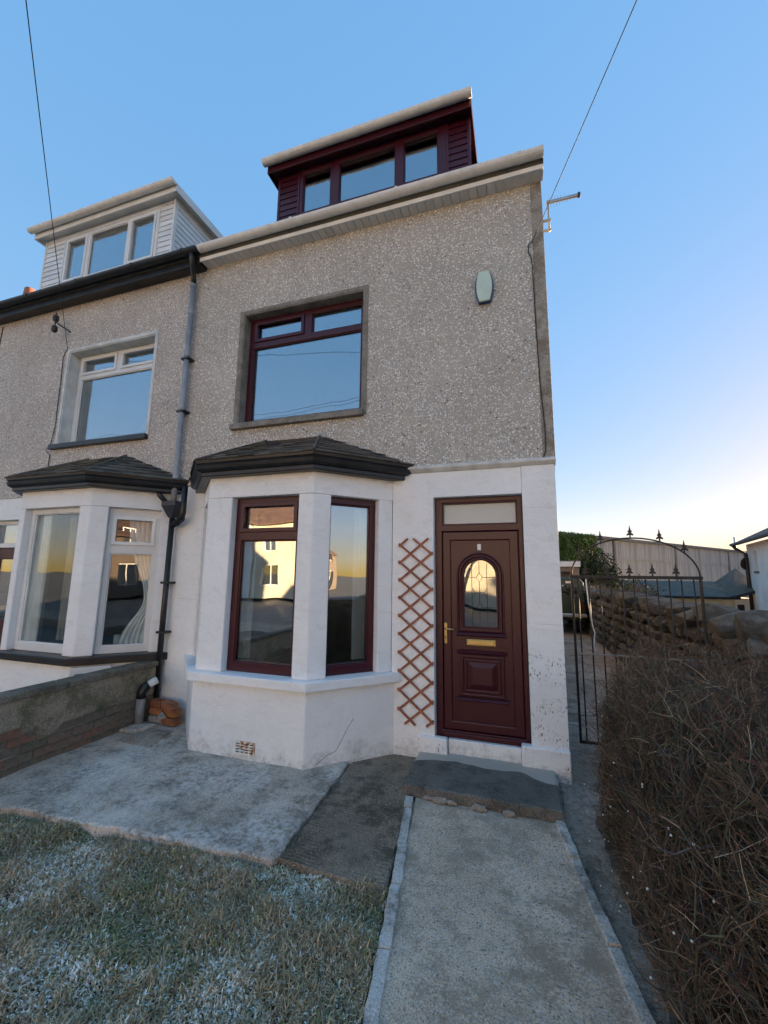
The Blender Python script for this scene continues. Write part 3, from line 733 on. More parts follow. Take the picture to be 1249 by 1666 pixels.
b2 = bay(nb, -3.01, 'white_upvc', 'black_paint', 'black_paint',
         ((.10, 1.075), [(.165, 1.01, .80, 2.41)]), ((.19, .76), [(.25, .70, .79, 1.90), (.27, .68, 2.04, 2.34)]), (), (1,), 5, 'clear_glass')
# neighbour's door
nd = MB().grid(-8.348, -7.422, .052, 2.448, [(-8.28, -7.49, 2.10, 2.39), (-8.28, -7.49, .10, 2.03)], .10, .17).build('door_frame', 'white_upvc', nb, .006)
MB().box(-8.28, -7.49, .13, .138, 2.10, 2.39).build('fanlight_pane', 'glass', nd)
MB().grid(-8.278, -7.492, .102, 2.028, [(-8.12, -7.65, .95, 1.85)], .115, .155).build('front_door', 'rosewood', nb, .008)
MB().box(-8.12, -7.65, .13, .138, .95, 1.85).build('door_pane', 'glass', nd)
room(nb, -8.4, -7.35, .251, 4, .05, 2.6, 'room_dark')
# eaves, gutter, roof
MB().box(-9.3, -4.415, -.160, -.013, 5.90, 5.965).build('soffit', 'black_paint', nb, .004)
MB().box(-9.3, -4.412, -.182, -.1605, 5.88, 6.06).build('fascia', 'black_paint', nb, .004)
gutter(-9.3, -4.375, -.252, 6.050, 'black_paint', nb, .068, brk=(-8.8, -7.7, -6.6, -5.5, -4.6))
MB().prism_x([(-.22, 6.03), (4.1, 9.42), (8.25, 6.03), (8.25, 5.96), (4.1, 9.30), (-.16, 5.965)], -9.3, -4.4405).build('roof', 'slate_roof', nb)
MB().box(-9.3, -4.455, 7.75, 8, -.1, 5.95).build('rear_wall', 'corner_render', nb)
dormer(nb, -8.83, -5.68, -8.26, -6.03, 7.99, 6.9, 7.87, [(-8.19, -7.72, 6.97, 7.785), (-7.62, -6.73, 6.97, 7.815), (-6.62, -6.10, 6.97, 7.785)], 'white_upvc', 'white_upvc', 'gutter_grey', 'gutter_grey', (0, 2), .12, .10, .10, (-8.5, -7.6, -6.8, -5.9))
room(nb, -8.6, -5.8, .68, 3.5, 6.6, 7.9, 'room_dark')
ch = thing('chimney_stack', (-14.0, 3.2, 6.0), 'sunlit chimney stack with terracotta pot above the black gutter at far left', 'chimney')
MB().box(-14.5, -13.7, 2.8, 3.6, 5.0, 9.55).build('stack', 'house_cream', ch, .01)
MB().tube([(-13.95, 3.1, 9.55), (-13.95, 3.1, 9.98)], [.17, .13], 12).build('chimney_pot', 'terracotta', ch, smooth=True)
# curtains and jars in the neighbour's bay
curtain(b2['S'], .40, .80, .80, 2.4, .16, 'curtain_white', 'white tied-back curtain inside the neighbour white side bay window', 1.33, 1, 7)
curtain(b2['F'], .14, .36, .80, 2.4, .17, 'curtain_white', 'pale sheer curtain at the left of the neighbour front bay window', None, 1, 6)
curtain(b2['F'], .44, .95, .80, 2.4, .35, 'curtain_taupe', 'taupe tied curtain seen through the neighbour front bay window', 1.45, -1, 7)
jar = MB(b2['S']).tube([(.40, .20, .80), (.40, .20, .805), (.40, .20, .90), (.40, .20, .905)], [.03, .036, .036, .03], 14).build('candle_jar', 'glazed_candle', smooth=False)
tag(jar, 'small pale candle jar on the sill inside the neighbour side bay window', 'jar')
mbx = thing('meter_box', (-5.3, -.62, .3), 'white meter box low on the neighbour bay wall above the garden wall', 'meter box')
MB(b2['S']).box(.0, .40, -.075, -.021, .20, .595).build('box', 'white_plastic', mbx, .01)
MB(b2['S']).box(.05, .34, -.082, -.0755, .50, .525).build('vent_slot', 'waste_grey', mbx)

# ------------------------------------------------------------------ things on the facade
dp = thing('downpipe', (-4.575, -.08, -.05), 'grey over black rainwater downpipe between the two houses', 'downpipe')
MB().tube([(-4.47, -.25, 6.0), (-4.47, -.25, 5.93), (-4.49, -.20, 5.85), (-4.555, -.10, 5.74), (-4.565, -.085, 5.68)], .037, 12).build('swan_neck', 'black_paint', dp, smooth=True)
MB().tube([(-4.565, -.082, 5.70), (-4.575, -.082, 2.80), (-4.575, -.082, 2.55)], .036, 14).build('upper_pipe', 'grey_pipe', dp, smooth=True)
for z in (5.66, 5.25, 4.62, 3.86, 2.90): MB().tube([(-4.57, -.082, z - .03), (-4.57, -.082, z + .03)], .042, 14).build('collar', 'grey_pipe', dp)
for z in (4.55, 3.80, 1.55, .95): MB().box(-4.63, -4.50, -.125, -.005, z - .014, z + .014).build('pipe_clip', 'black_paint', dp, .006)
MB().add([(-4.68, -.17, 2.58), (-4.46, -.17, 2.58), (-4.46, -.02, 2.58), (-4.68, -.02, 2.58), (-4.68, -.17, 2.52), (-4.46, -.17, 2.52), (-4.46, -.02, 2.52), (-4.68, -.02, 2.52), (-4.605, -.12, 2.37), (-4.535, -.12, 2.37), (-4.535, -.04, 2.37), (-4.605, -.04, 2.37)],
         [(0, 1, 2, 3), (0, 4, 5, 1), (1, 5, 6, 2), (2, 6, 7, 3), (3, 7, 4, 0), (4, 8, 9, 5), (5, 9, 10, 6), (6, 10, 11, 7), (7, 11, 8, 4), (8, 11, 10, 9)]).build('hopper_head', 'hopper', dp, .005)
MB().tube([(-4.57, -.082, 2.40), (-4.575, -.082, .0)], .034, 14).build('lower_pipe', 'black_paint', dp, smooth=True)
MB().tube([(-4.36, -.13, 2.75), (-4.36, -.13, 2.42), (-4.38, -.12, 2.36), (-4.46, -.10, 2.31), (-4.55, -.085, 2.27)], .036, 12).build('bay_spout', 'black_paint', dp, smooth=True)
for p_ in ((-4.40, -.115, 2.345), (-4.47, -.10, 2.305)): MB().tube([(p_[0] + .02, p_[1] - .006, p_[2] + .012), (p_[0] - .02, p_[1] + .006, p_[2] - .012)], .044, 12).build('collar', 'black_paint', dp)
MB().tube([(-4.76, -.16, 2.72), (-4.74, -.15, 2.66), (-4.66, -.12, 2.57)], .032, 10).build('bay_spout', 'black_paint', dp, smooth=True)

al = thing('alarm_box', (-.615, -.02, 4.60), 'mint green alarm bell box with blue sides high on the pebbledash', 'alarm box')
def barrel(wm_, ww, h, e): return [(-.615 + s * (wm_ - (wm_ - ww) * abs(t_) ** 2.0), 4.768 + t_ * h) for s, t_ in [(-1, -1 + 2 * k / 12) for k in range(13)][::-1] + [(1, -1 + 2 * k / 12) for k in range(13)]]
MB().prism_y(barrel(.098, .062, .175, 0)[::-1], -.055, -.013).build('back_box', 'navy', al, .006)
MB().prism_y(barrel(.084, .052, .178, 0)[::-1], -.085, -.0551).build('cover', 'mint', al, .014, seg=3)

ae = thing('tv_aerial', (.05, .06, 5.3), 'small log-periodic tv aerial on a bracket at the gable corner', 'aerial')
MB().tube([(.075, .06, 5.36), (.075, .06, 5.74)], .012, 8).build('mast', 'aluminium', ae, smooth=True)
for z in (5.38, 5.50): MB().box(.0, .10, .045, .075, z - .008, z + .008).build('bracket', 'aluminium', ae, .003)
MB().box(.06, .38, .048, .074, 5.705, 5.733).build('boom', 'aluminium', ae, .004)
MB().box(.372, .40, .042, .080, 5.698, 5.740).build('end_cap', 'black_metal', ae, .004)
for i in range(10):
    x = .10 + i * .028; l = .13 - i * .008
    MB().tube([(x, .061 - l * .5, 5.719 - l), (x, .061 + l * .5, 5.719 + l)], .0022, 5).build('element', 'aluminium', ae)
tag(MB().tube([(-.10, -.035, 5.20), (-.125, -.035, 5.20), (-.148, -.03, 5.17), (-.15, -.026, 5.10), (-.125, -.024, 5.03), (-.115, -.022, 4.9), (-.11, -.022, 4.2), (-.095, -.022, 3.6), (-.07, -.022, 3.1), (-.075, -.026, 2.9), (-.10, -.03, 2.83)], .006, 6).build('wall_cable', 'wire', smooth=True), 'thin black cable clipped down the grey corner of the house', 'cable')
br_ = thing('insulator_bracket', (-7.1, -.01, 5.4), 'black twin insulator bracket on the neighbour pebbledash wall', 'bracket')
MB().tube([(-7.02, -.005, 5.44), (-7.12, -.16, 5.52), (-7.14, -.18, 5.54)], .011, 8).build('arm', 'black_metal', br_)
MB().tube([(-7.14, -.18, 5.36), (-7.14, -.18, 5.70)], .009, 8).build('spindle', 'black_metal', br_)
for z0 in (5.42, 5.60): MB().tube([(-7.14, -.18, z0 - .045), (-7.14, -.18, z0 - .02), (-7.14, -.18, z0 + .04), (-7.14, -.18, z0 + .05)], [.034, .042, .038, .025], 12).build('insulator', 'black_metal', br_)
# overhead wires run to a telegraph pole in the street behind the viewer
PX, PY, PZ = 4.9, -10.08, 9.55
def wire(p, q, r, sag):
    p, q = Vector(p), Vector(q); return MB().tube([p.lerp(q, k / 30) - Vector((0, 0, sag * 4 * (k / 30) * (1 - k / 30))) for k in range(31)], r, 6)
tag(wire((-.105, -.03, 5.21), (PX, PY, PZ), .0042, .05).build('overhead_wire', 'wire'), 'overhead wire running from the gable corner up to the right', 'wire', 'overhead wires')
tag(wire((-7.02, -.03, 5.14), (PX, PY, PZ), .0042, .10).build('overhead_wire', 'wire'), 'overhead wire rising at far left from the neighbour window corner', 'wire', 'overhead wires')
tp = thing('telegraph_pole', (PX, PY, -.1), 'wooden telegraph pole in the street that carries the overhead wires', 'pole')
MB().tube([(PX, PY, -.1), (PX, PY, 9.8)], [.15, .10], 12).build('pole', 'pole_wood', tp, smooth=True)
MB().box(PX - .5, PX + .5, PY - .05, PY + .05, 9.5, 9.6).build('crossarm', 'pole_wood', tp)
tag(wire((-30, -10.5, 8.3), (PX, PY, PZ - .1), .008, .5).build('overhead_wire', 'wire'), 'street wire mirrored across the upper windows', 'wire', 'overhead wires')
tag(wire((-30, -10.0, 8.8), (PX, PY, PZ), .008, .7).build('overhead_wire', 'wire'), 'higher street wire mirrored across the upper windows', 'wire', 'overhead wires')
for (pts) in ([(-8.72, -.02, 5.86), (-8.74, -.02, 5.5), (-8.80, -.02, 5.15), (-8.86, -.02, 5.0), (-8.95, -.02, 4.98)],):
    tag(MB().tube(pts, .007, 5).build('wall_cable', 'wire', smooth=True), 'thin dark cable hanging on the neighbour wall at the left edge', 'cable')
tag(MB().tube([(-7.02, -.028, 5.14), (-7.06, -.028, 5.1), (-7.10, -.026, 5.0), (-7.08, -.026, 4.7), (-7.075, -.026, 4.2), (-7.06, -.026, 3.9), (-7.11, -.026, 3.58), (-7.11, -.076, 3.49), (-7.10, -.024, 3.42), (-7.10, -.024, 3.2)], .006, 5).build('wall_cable', 'wire', smooth=True), 'thin dark cable beside the neighbour upper window frame', 'cable')

# trellis
tr = thing('trellis', (-1.39, -.02, .23), 'narrow red-brown wooden lattice trellis on the white wall beside the door', 'trellis')
XL, XR, zTop, zBot = -1.552, -1.222, 2.045, .235; pt = .1815
def slat(xa, za, xb, zb, y):
    # clip to top and bottom
    if za < zb: xa, za, xb, zb = xb, zb, xa, za
    if za > zTop: t_ = (za - zTop) / (za - zb); xa += (xb - xa) * t_; za = zTop
    if zb < zBot: t_ = (zBot - zb) / (za - zb); xb += (xa - xb) * t_; zb = zBot
    d = Vector((xb - xa, 0, zb - za)); L = d.length
    if za <= zb or L < .03: return
    d.normalize(); n_ = Vector((-d.z, 0, d.x)) * .0112; e = d * .022
    p, q = Vector((xa, y, za)) - e, Vector((xb, y, zb)) + e; t_ = Vector((0, .007, 0))
    MB().add([p - n_, p + n_, q + n_, q - n_, p - n_ + t_, p + n_ + t_, q + n_ + t_, q - n_ + t_], [(0, 1, 2, 3), (7, 6, 5, 4), (0, 4, 5, 1), (1, 5, 6, 2), (2, 6, 7, 3), (3, 7, 4, 0)]).build('slat', 'wood_trellis', tr)
for k in range(-2, 12):
    z = 1.992 - k * pt
    slat(XL, z, XR, z - 1.5 * pt, -.024); slat(XR, z - .5 * pt, XL, z - 2.0 * pt, -.016)

# ------------------------------------------------------------------ step, kerbs
stp = patch('door_step', (-1.325, -.70), (-.115, -.705), (-.13, .025), (-1.345, .025), .0, .085, 'step_stone', 60, 40, .006, .012)
tag(stp, 'dark stone doorstep slab in front of the red front door', 'step')
for i, (x, y, s) in enumerate([(-1.02, -.715, .05), (-.93, -.72, .035), (-.72, -.725, .045), (-.50, -.725, .04), (-1.12, -.712, .03)]):
    m_ = MB()
    bm = bmesh.new(); bmesh.ops.create_icosphere(bm, subdivisions=2, radius=1)
    for v in bm.verts: v.co = Vector((v.co.x * s * 1.3, v.co.y * s * .6, v.co.z * s * .55)) * (1 + .35 * nz(v.co.x * 2 + i, v.co.y * 2, v.co.z * 2))
    me = bpy.data.meshes.new('rubble_stone'); bm.to_mesh(me); bm.free(); me.materials.append(M['yard_concrete'])
    o = piece('rubble_stone', me, T(x, y, -.065), None); tag(o, ['large pale rubble stone second from the left under the doorstep edge', 'small rubble stone third from the left under the doorstep edge', 'rubble stone near the middle of the doorstep edge', 'rightmost rubble stone under the doorstep edge', 'leftmost tiny rubble stone under the doorstep edge'][i], 'stone', 'stones under the doorstep')
def kerb(name, p, q, n, wd, z, label, seed):
    t_ = thing(name, (p[0], p[1], z), label, 'kerb'); rr = random.Random(seed)
    p, q = Vector(p), Vector(q); d = (q - p); L = d.length; d.normalize(); nn = Vector((-d.y, d.x))
    cuts = [0] + sorted(rr.uniform(.3, .7) / n + i / n for i in range(n - 1)) + [1]
    for a_, b_ in zip(cuts[:-1], cuts[1:]):
        l = (b_ - a_) * L - .008; m_ = max(4, int(l / .03)); vs = []; fs = []
        o1 = rr.uniform(-.006, .006); dz = rr.uniform(-.006, .006)
        for i in range(m_ + 1):
            c_ = p + d * (a_ * L + .004 + l * i / m_) + nn * o1
            for s, zz in ((-1, -.08), (-1, -.008), (-.85, .0), (.85, .0), (1, -.008), (1, -.08)):
                x = c_.x + nn.x * s * wd / 2; y = c_.y + nn.y * s * wd / 2
                w_ = .006 * nz(x * 9, y * 9, s) + .004 * nz(x * 31, y * 31, s)
                vs.append((x + w_, y + w_ * .3, z + zz + dz + (.006 * nz(x * 14, y * 14, 3) if zz > -.05 else 0)))
        for i in range(m_):
            for k in range(5): fs.append((i * 6 + k, (i + 1) * 6 + k, (i + 1) * 6 + k + 1, i * 6 + k + 1))
        fs.append(tuple(range(6))); fs.append(tuple(range(m_ * 6 + 5, m_ * 6 - 1, -1)))
        MB().add(vs, fs).build('kerb_stone', 'kerb_concrete', t_)
kerb('path_edging', (-1.255, -.73), (-.83, -3.4), 7, .064, -.068, 'frosted pale concrete edging along the lawn side of the path', 3)
kerb('path_edging', (-.150, -.70), (.245, -3.3), 11, .062, -.060, 'cracked pale concrete edging along the hedge side of the path', 8)

# ------------------------------------------------------------------ garden wall with brickwork showing
gw = thing('garden_wall', (-4.65, -2, -.1), 'low rendered garden wall with exposed bricks and dark coping between the gardens', 'wall')
core = MB(); ny, nzv = 110, 24; vs = []
for j in range(nzv + 1):
    for i in range(ny + 1):
        y = -4.6 + 4.59 * i / ny; z = -.1 + .655 * j / nzv
        edge = .24 + .12 * nz(y * 1.8, 2.2) + .05 * nz(y * 6, 7.7)
        x = -4.592 + (.012 if z > edge else 0) + .006 * nz(y * 4, z * 6, 1)
        vs.append((x, y, z))
k = len(vs); vs += [(-4.72, -4.6, -.1), (-4.72, -.01, -.1), (-4.72, -.01, .555), (-4.72, -4.6, .555)]
n1 = ny + 1
core.add(vs, [(j * n1 + i, j * n1 + i + 1, (j + 1) * n1 + i + 1, (j + 1) * n1 + i) for j in range(nzv) for i in range(ny)] + [(k, k + 3, k + 2, k + 1)] +
         [tuple([nzv * n1 + i for i in range(n1)] + [k + 2, k + 3])] + [tuple([j * n1 for j in range(nzv + 1)] + [k + 3, k])])
core.build('rendered_face', 'wall_render', gw)
for i in range(8):
    y0 = -4.6 + i * .574
    MB().box(-4.755, -4.555, y0 + .003, y0 + .568, .556, .618).build('coping_stone', 'coping', gw, .012)
me_br = []
for s in range(4):
    bm = bmesh.new(); bmesh.ops.create_cube(bm, size=1); bmesh.ops.subdivide_edges(bm, edges=bm.edges, cuts=2, use_grid_fill=True)
    for v in bm.verts:
        c = v.co.copy(); v.co = Vector((c.x * .05, c.y * .212, c.z * .066)) * (1 + .05 * nz(c.x * 3 + s * 9, c.y * 3, c.z * 3)); v.co.x -= .008 * abs(nz(c.y * 4, c.z * 4, s)) * (1 if c.x > 0 else 0)
    me = bpy.data.meshes.new('brick'); bm.to_mesh(me); bm.free(); me.materials.append(M['wall_brick']); me_br.append(me)
for row in range(5):
    for i in range(21):
        y = -4.5 + i * .222 + (.111 if row % 2 else 0); z = -.03 + row * .078
        if y > -.1: continue
        edge = .24 + .12 * nz(y * 1.8, 2.2)
        if z > edge + .02 and rnd.random() > .12: continue
        piece('brick', rnd.choice(me_br), T(-4.607 + rnd.uniform(-.004, .006), y, z) @ Matrix.Rotation(rnd.uniform(-.02, .02), 4, 'X'), gw)

# loose bricks
bm = bmesh.new(); bmesh.ops.create_cube(bm, size=1); bmesh.ops.subdivide_edges(bm, edges=bm.edges, cuts=3, use_grid_fill=True)
for v in bm.verts:
    c = v.co.copy(); v.co = Vector((c.x * .19, c.y * .10, c.z * .073)) * (1 + .07 * nz(c.x * 4, c.y * 4, c.z * 4)); v.co *= 1 - .05 * (abs(c.x) + abs(c.y) + abs(c.z) > 1.3)
me_lb = bpy.data.meshes.new('loose_brick'); bm.to_mesh(me_lb); bm.free(); me_lb.materials.append(M['loose_brick'])
me_lw = me_lb.copy(); me_lw.materials.clear(); me_lw.materials.append(M['mortar_lump'])
for x, y, z, rz, me, lab in [(-4.43, -.16, -.005, 4, me_lw, 'pale mortar-covered brick at the bottom left of the loose pile'),
                             (-4.23, -.17, -.005, -3, me_lb, 'red brick at the bottom right of the loose pile by the bay'),
                             (-4.44, -.15, .078, 2, me_lb, 'dark red brick in the middle left of the loose pile'),
                             (-4.45, -.16, .161, -4, me_lb, 'pinkish brick on the top left of the loose pile'),
                             (-4.24, -.15, .078, -8, me_lb, 'brick in the middle right of the loose pile under the orange one'),
                             (-4.26, -.18, .163, -14, me_lb, 'orange brick lying skewed on top of the loose pile by the bay')]:
    o = piece('loose_brick', me, T(x, y, z) @ RZ(R(rz)), None); tag(o, lab, 'brick', 'loose bricks beside the bay')
bm = bmesh.new(); bmesh.ops.create_cone(bm, cap_ends=True, segments=4, radius1=.055, radius2=.012, depth=.06)
me = bpy.data.meshes.new('mortar_chunk'); bm.to_mesh(me); bm.free(); me.materials.append(M['mortar_lump'])
tag(piece('mortar_chunk', me, T(-4.31, -.235, .062) @ RZ(.4), None), 'small pale mortar chunk wedged in the loose brick pile', 'rubble')
wp = thing('waste_pipe', (-4.52, -.33, -.05), 'grey upright waste pipe with black elbow and white branch beside the bricks', 'pipe')
MB().tube([(-4.535, -.33, -.1), (-4.535, -.33, .26)], .047, 14).build('upright', 'waste_grey', wp, smooth=True)
MB().tube([(-4.535, -.33, .25), (-4.535, -.33, .31), (-4.53, -.315, .345), (-4.52, -.29, .37), (-4.51, -.27, .382)], .050, 14).build('elbow', 'black_paint', wp, smooth=True)
MB().tube([(-4.512, -.275, .380), (-4.47, -.19, .425)], .043, 14).build('branch', 'white_plastic', wp, smooth=True)
tag(patch('gully_slab', (-4.59, -.52), (-4.40, -.50), (-4.36, -.25), (-4.57, -.24), -.02, .04, 'kerb_concrete', 8, 8, .004, .01), 'small broken concrete slab round the foot of the waste pipe', 'slab')
tag(patch('drain_cover', (-4.32, -.72), (-3.92, -.74), (-4.05, -.30), (-4.36, -.33), -.038, .03, 'yard_concrete', 16, 16, .006, .01), 'dark concrete drain patch beside the foot of the bay', 'slab')

# ------------------------------------------------------------------ gate
gt = thing('iron_gate', (.8, .85, -.05), 'black wrought iron side gate with arched top and arrow finials', 'gate')
GX0, GX1, GY, GZ0, GZ1 = .190, 1.400, .85, -.015, 1.700
for x in (GX0, GX1): MB().box(x - .012, x + .012, GY - .012, GY + .012, GZ0, GZ1 - .034).build('upright', 'iron', gt, .002)
MB().box(GX0 - .02, GX1 + .02, GY - .014, GY + .014, GZ1 - .033, GZ1).build('top_rail', 'iron', gt, .002)
MB().box(GX0 - .012, GX1 + .012, GY - .013, GY + .013, GZ0 - .03, GZ0 - .0005).build('bottom_rail', 'iron', gt, .002)
MB().box(GX0 + .0125, GX1 - .0125, GY - .016, GY - .0075, .855, .873).build('middle_rail', 'aluminium', gt, .002)
nb_ = 11
me_bar = MB().tube([(0, 0, GZ0), (0, 0, GZ1 - .034)], .0072, 8).mesh('bar', 'iron', True)
for i in range(nb_):
    x = GX0 + (GX1 - GX0) * (i + .55) / (nb_ + .1); piece('bar', me_bar, T(x, GY, 0), gt)
acx = (GX0 + GX1) / 2; ax = (GX1 - GX0) / 2; az = .405
def arc(t_): return (acx + ax * math.cos(t_), GY, GZ1 + az * math.sin(t_))
MB().tube([arc(math.pi * k / 40) for k in range(41)], .0085, 8).build('arch', 'iron', gt, smooth=True)
fin = MB()
fin.prism_y([(-.006, 0), (.006, 0), (.006, .03), (.030, .022), (.034, .034), (.010, .058), (.022, .064), (.018, .076), (.009, .082), (.0, .135), (-.009, .082), (-.018, .076), (-.022, .064), (-.010, .058), (-.034, .034), (-.030, .022), (-.006, .03)], -.006, .006)
me_f = fin.mesh('finial', 'iron')
for i in range(5): piece('finial', me_f, T(.335 + i * .214, GY, GZ1), gt)
for t_ in (148, 119, 90, 63, 36): 
    p_ = arc(R(t_)); piece('finial', me_f, T(p_[0], GY, p_[2] + .004), gt)
for z in (1.27, .135): MB().tube([(-.003, .85, z), (GX0 - .01, .85, z)], .008, 6).build('hinge_bar', 'aluminium', gt)
tag(MB().tube([(.33, .83, 1.66), (.34, .825, 1.4), (.37, .825, 1.15), (.385, .825, 1.09), (.37, .825, .98), (.375, .825, .86)], .007, 6).build('hanging_cord', 'stone_pale', smooth=True), 'pale bent cord hanging on the left bars of the iron gate', 'cord')
tag(MB().tube([(.20, .82, .16), (.33, .72, .09), (.42, .62, .02)], .006, 6).build('fallen_cane', 'curtain_taupe', smooth=True), 'thin pale cane leaning at the foot of the iron gate', 'cane')

# ------------------------------------------------------------------ dry stone wall
sw = thing('stone_wall', (1.9, 4, -.1), 'rough field stone wall behind the gate and hedge', 'wall')
MB().prism_y([(1.66, -.3), (2.20, -.3), (2.12, 1.18), (1.72, 1.18)], -3.6, 13.5).build('rubble_core', 'soil', sw)
stones = []
for s in range(12):
    bm = bmesh.new(); sr = random.Random(100 + s)
    for k in range(26):
        v = Vector((sr.uniform(-1, 1), sr.uniform(-1, 1), sr.uniform(-1, 1)))
        q = 3.0; v *= .5 / (abs(v.x) ** q + abs(v.y) ** q + abs(v.z) ** q) ** (1 / q) * sr.uniform(.82, 1.06); bm.verts.new(v)
    r_ = bmesh.ops.convex_hull(bm, input=bm.verts)
    bmesh.ops.delete(bm, geom=[g_ for g_ in r_['geom_interior'] if isinstance(g_, bmesh.types.BMVert)], context='VERTS')
    bmesh.ops.dissolve_limit(bm, angle_limit=R(14), verts=bm.verts, edges=bm.edges)
    bmesh.ops.bevel(bm, geom=list(bm.edges), offset=.022, segments=1, affect='EDGES', clamp_overlap=True)
    me = bpy.data.meshes.new('stone'); bm.to_mesh(me); bm.free(); me.materials.append(M['field_stone']); stones.append(me)
def stone(x, y, z, sx, sy, sz, rot=.25, me=None):
    m_ = T(x, y, z) @ Matrix.Rotation(rnd.uniform(-rot, rot), 4, 'X') @ Matrix.Rotation(rnd.uniform(-rot, rot), 4, 'Y') @ RZ(rnd.uniform(-rot, rot)) @ Matrix.Diagonal((sx, sy, sz, 1))
    return piece('stone', me or rnd.choice(stones), m_, sw)
z = -.02
while z < 1.05:
    h = rnd.uniform(.15, .22); y = .1
    while y < 13.2:
        l = rnd.uniform(.22, .46) * (1.0 if y < 8 else 1.25)
        stone(1.66 + .06 * (z / 1.2) + rnd.uniform(-.03, .03), y + l / 2, z + h / 2, .30, l * .98, h * 1.0); y += l
    z += h
y = 1.55
while y < 13.2:
    l = rnd.uniform(.30, .60); stone(1.86 + rnd.uniform(-.08, .05), y + l / 2, 1.20 + rnd.uniform(-.03, .05), .62, l * 1.05, rnd.uniform(.22, .34), .2); y += l * .95
for x, y, z, sx, sy, sz in [(1.86, 1.25, 1.18, .62, .70, .34), (1.95, .72, 1.22, .75, .62, .40), (2.25, 1.05, 1.22, .6, .8, .34), (2.15, .25, 1.12, .8, .6, .38), (2.2, -.35, 1.1, .8, .7, .36),
                            (1.72, .45, 1.02, .34, .5, .26), (1.72, .0, .98, .3, .5, .3), (1.70, .9, .98, .3, .4, .24), (2.1, -1.0, 1.1, .8, .7, .36), (2.1, -1.6, 1.1, .8, .7, .36)]:
    stone(x, y, z, sx, sy, sz, .22)

# ------------------------------------------------------------------ bare hedge
hg = thing('bare_hedge', (.9, -1.3, -.08), 'dense leafless twiggy hedge with white berries to the right of the path', 'hedge')
hr = random.Random(21)
tw = MB(); tw.c = []
def seg_tube(mb, pts, r0, r1, n, col):
    k0 = len(mb.v); mb.tube(pts, [r0 + (r1 - r0) * i / (len(pts) - 1) for i in range(len(pts))], n, cap=False)
    mb.c += [col] * (len(mb.v) - k0)
def left_lim(y, z): return .08 + .09 * nz(y * 2.2, z * 2.5, 3) + .07 * nz(y * 6, z * 6, 1) + max(0, z - .55) * .38 + max(0, y + .9) * .20
def top_lim(x, y): return 1.16 + .05 * nz(x * 3, y * 3) + .07 * nz(x * 8, y * 8) - .04 * max(0, y + .6)
def inside(p): return p.x > left_lim(p.y, p.z) and p.z < top_lim(p.x, p.y) and p.y < .62 + .1 * nz(p.x * 3, p.z * 3)
def twcol():
    t_ = hr.random()
    if t_ < .46: b = (.125, .084, .054)
    elif t_ < .76: b = (.066, .048, .030)
    elif t_ < .88: b = (.13, .056, .045)
    elif t_ < .93: b = (.13, .112, .055)
    else: b = (.27, .21, .15)
    k_ = hr.uniform(.8, 1.9); return tuple(c * k_ for c in b)
nodes = []
def grow(p, d, steps, lo, hi, kink, up, strict):
    pts = [p.copy()]
    for k in range(steps):
        d = (d + Vector((hr.gauss(0, kink), hr.gauss(0, kink), hr.gauss(up, kink)))).normalized(); p = p + d * hr.uniform(lo, hi)
        if not inside(p) and k > 0 and hr.random() < strict: break
        pts.append(p.copy())
    return pts
for i in range(380):   # woody stems
    x, y = hr.uniform(.2, 1.65), hr.uniform(-3.1, .45)
    if i % 2: x = hr.uniform(.14, .65)
    pts = grow(Vector((x, y, -.09)), Vector((hr.gauss(-.08, .4), hr.gauss(0, .4), 1.0)).normalized(), hr.randint(15, 26), .05, .10, .30, .10, 1.0)
    if len(pts) < 4: continue
    c0 = tuple(c * hr.uniform(.6, 1.0) for c in (.085, .066, .046))
    seg_tube(tw, pts, hr.uniform(.006, .013), .0028, 5, c0)
    nodes += [(p, (pts[min(k + 1, len(pts) - 1)] - pts[k - 1])) for k, p in enumerate(pts) if k > 1]
br_nodes = []
for i in range(6500):  # side branches
    p, d = hr.choice(nodes)
    d = (d.normalized() * .5 + Vector((hr.gauss(-.15, .7), hr.gauss(-.05, .7), hr.gauss(.15, .6)))).normalized()
    pts = grow(p, d, hr.randint(3, 7), .035, .07, .27, .06, .9)
    if len(pts) < 3: continue
    seg_tube(tw, pts, hr.uniform(.0020, .0036), .0014, 4, tuple(min(c, .13) for c in twcol()))
    br_nodes += [(q, pts[k] - pts[k - 1]) for k, q in enumerate(pts) if k > 0]
st_o = tw.build('stems', 'twigs', hg, smooth=True); tag(st_o, kind='stuff'); tw = MB(); tw.c = []
tips = []
for i in range(40000):  # fine kinked shoots
    p, d = hr.choice(br_nodes)
    if p.x > .95 and p.z < .6 and hr.random() < .7: continue
    d = (d.normalized() * .4 + Vector((hr.gauss(-.22, .7), hr.gauss(-.12, .7), hr.gauss(.45, .55)))).normalized()
    pts = grow(p, d, hr.randint(2, 5), .022, .055, .22, .05, .5)
    if len(pts) > 2:
        seg_tube(tw, pts, hr.uniform(.0011, .0020), .0008, 3, twcol()); tips.append(pts[-1])
tag(tw.build('twigs', 'twigs', hg), kind='stuff')
bm = bmesh.new(); bmesh.ops.create_icosphere(bm, subdivisions=2, radius=.0046)
me_b = bpy.data.meshes.new('berry'); bm.to_mesh(me_b); bm.free(); me_b.materials.append(M['berry'])
edge_t = [t_ for t_ in tips if t_.x < left_lim(t_.y, t_.z) + .10 and t_.z < .75 and t_.y > -2.4]
for t_ in hr.sample(edge_t, min(48, len(edge_t))): piece('berry', me_b, T(*t_), hg)
for i in range(9): piece('berry', me_b, T(hr.uniform(.0, .2), hr.uniform(-2.0, -.4), -.062), hg)

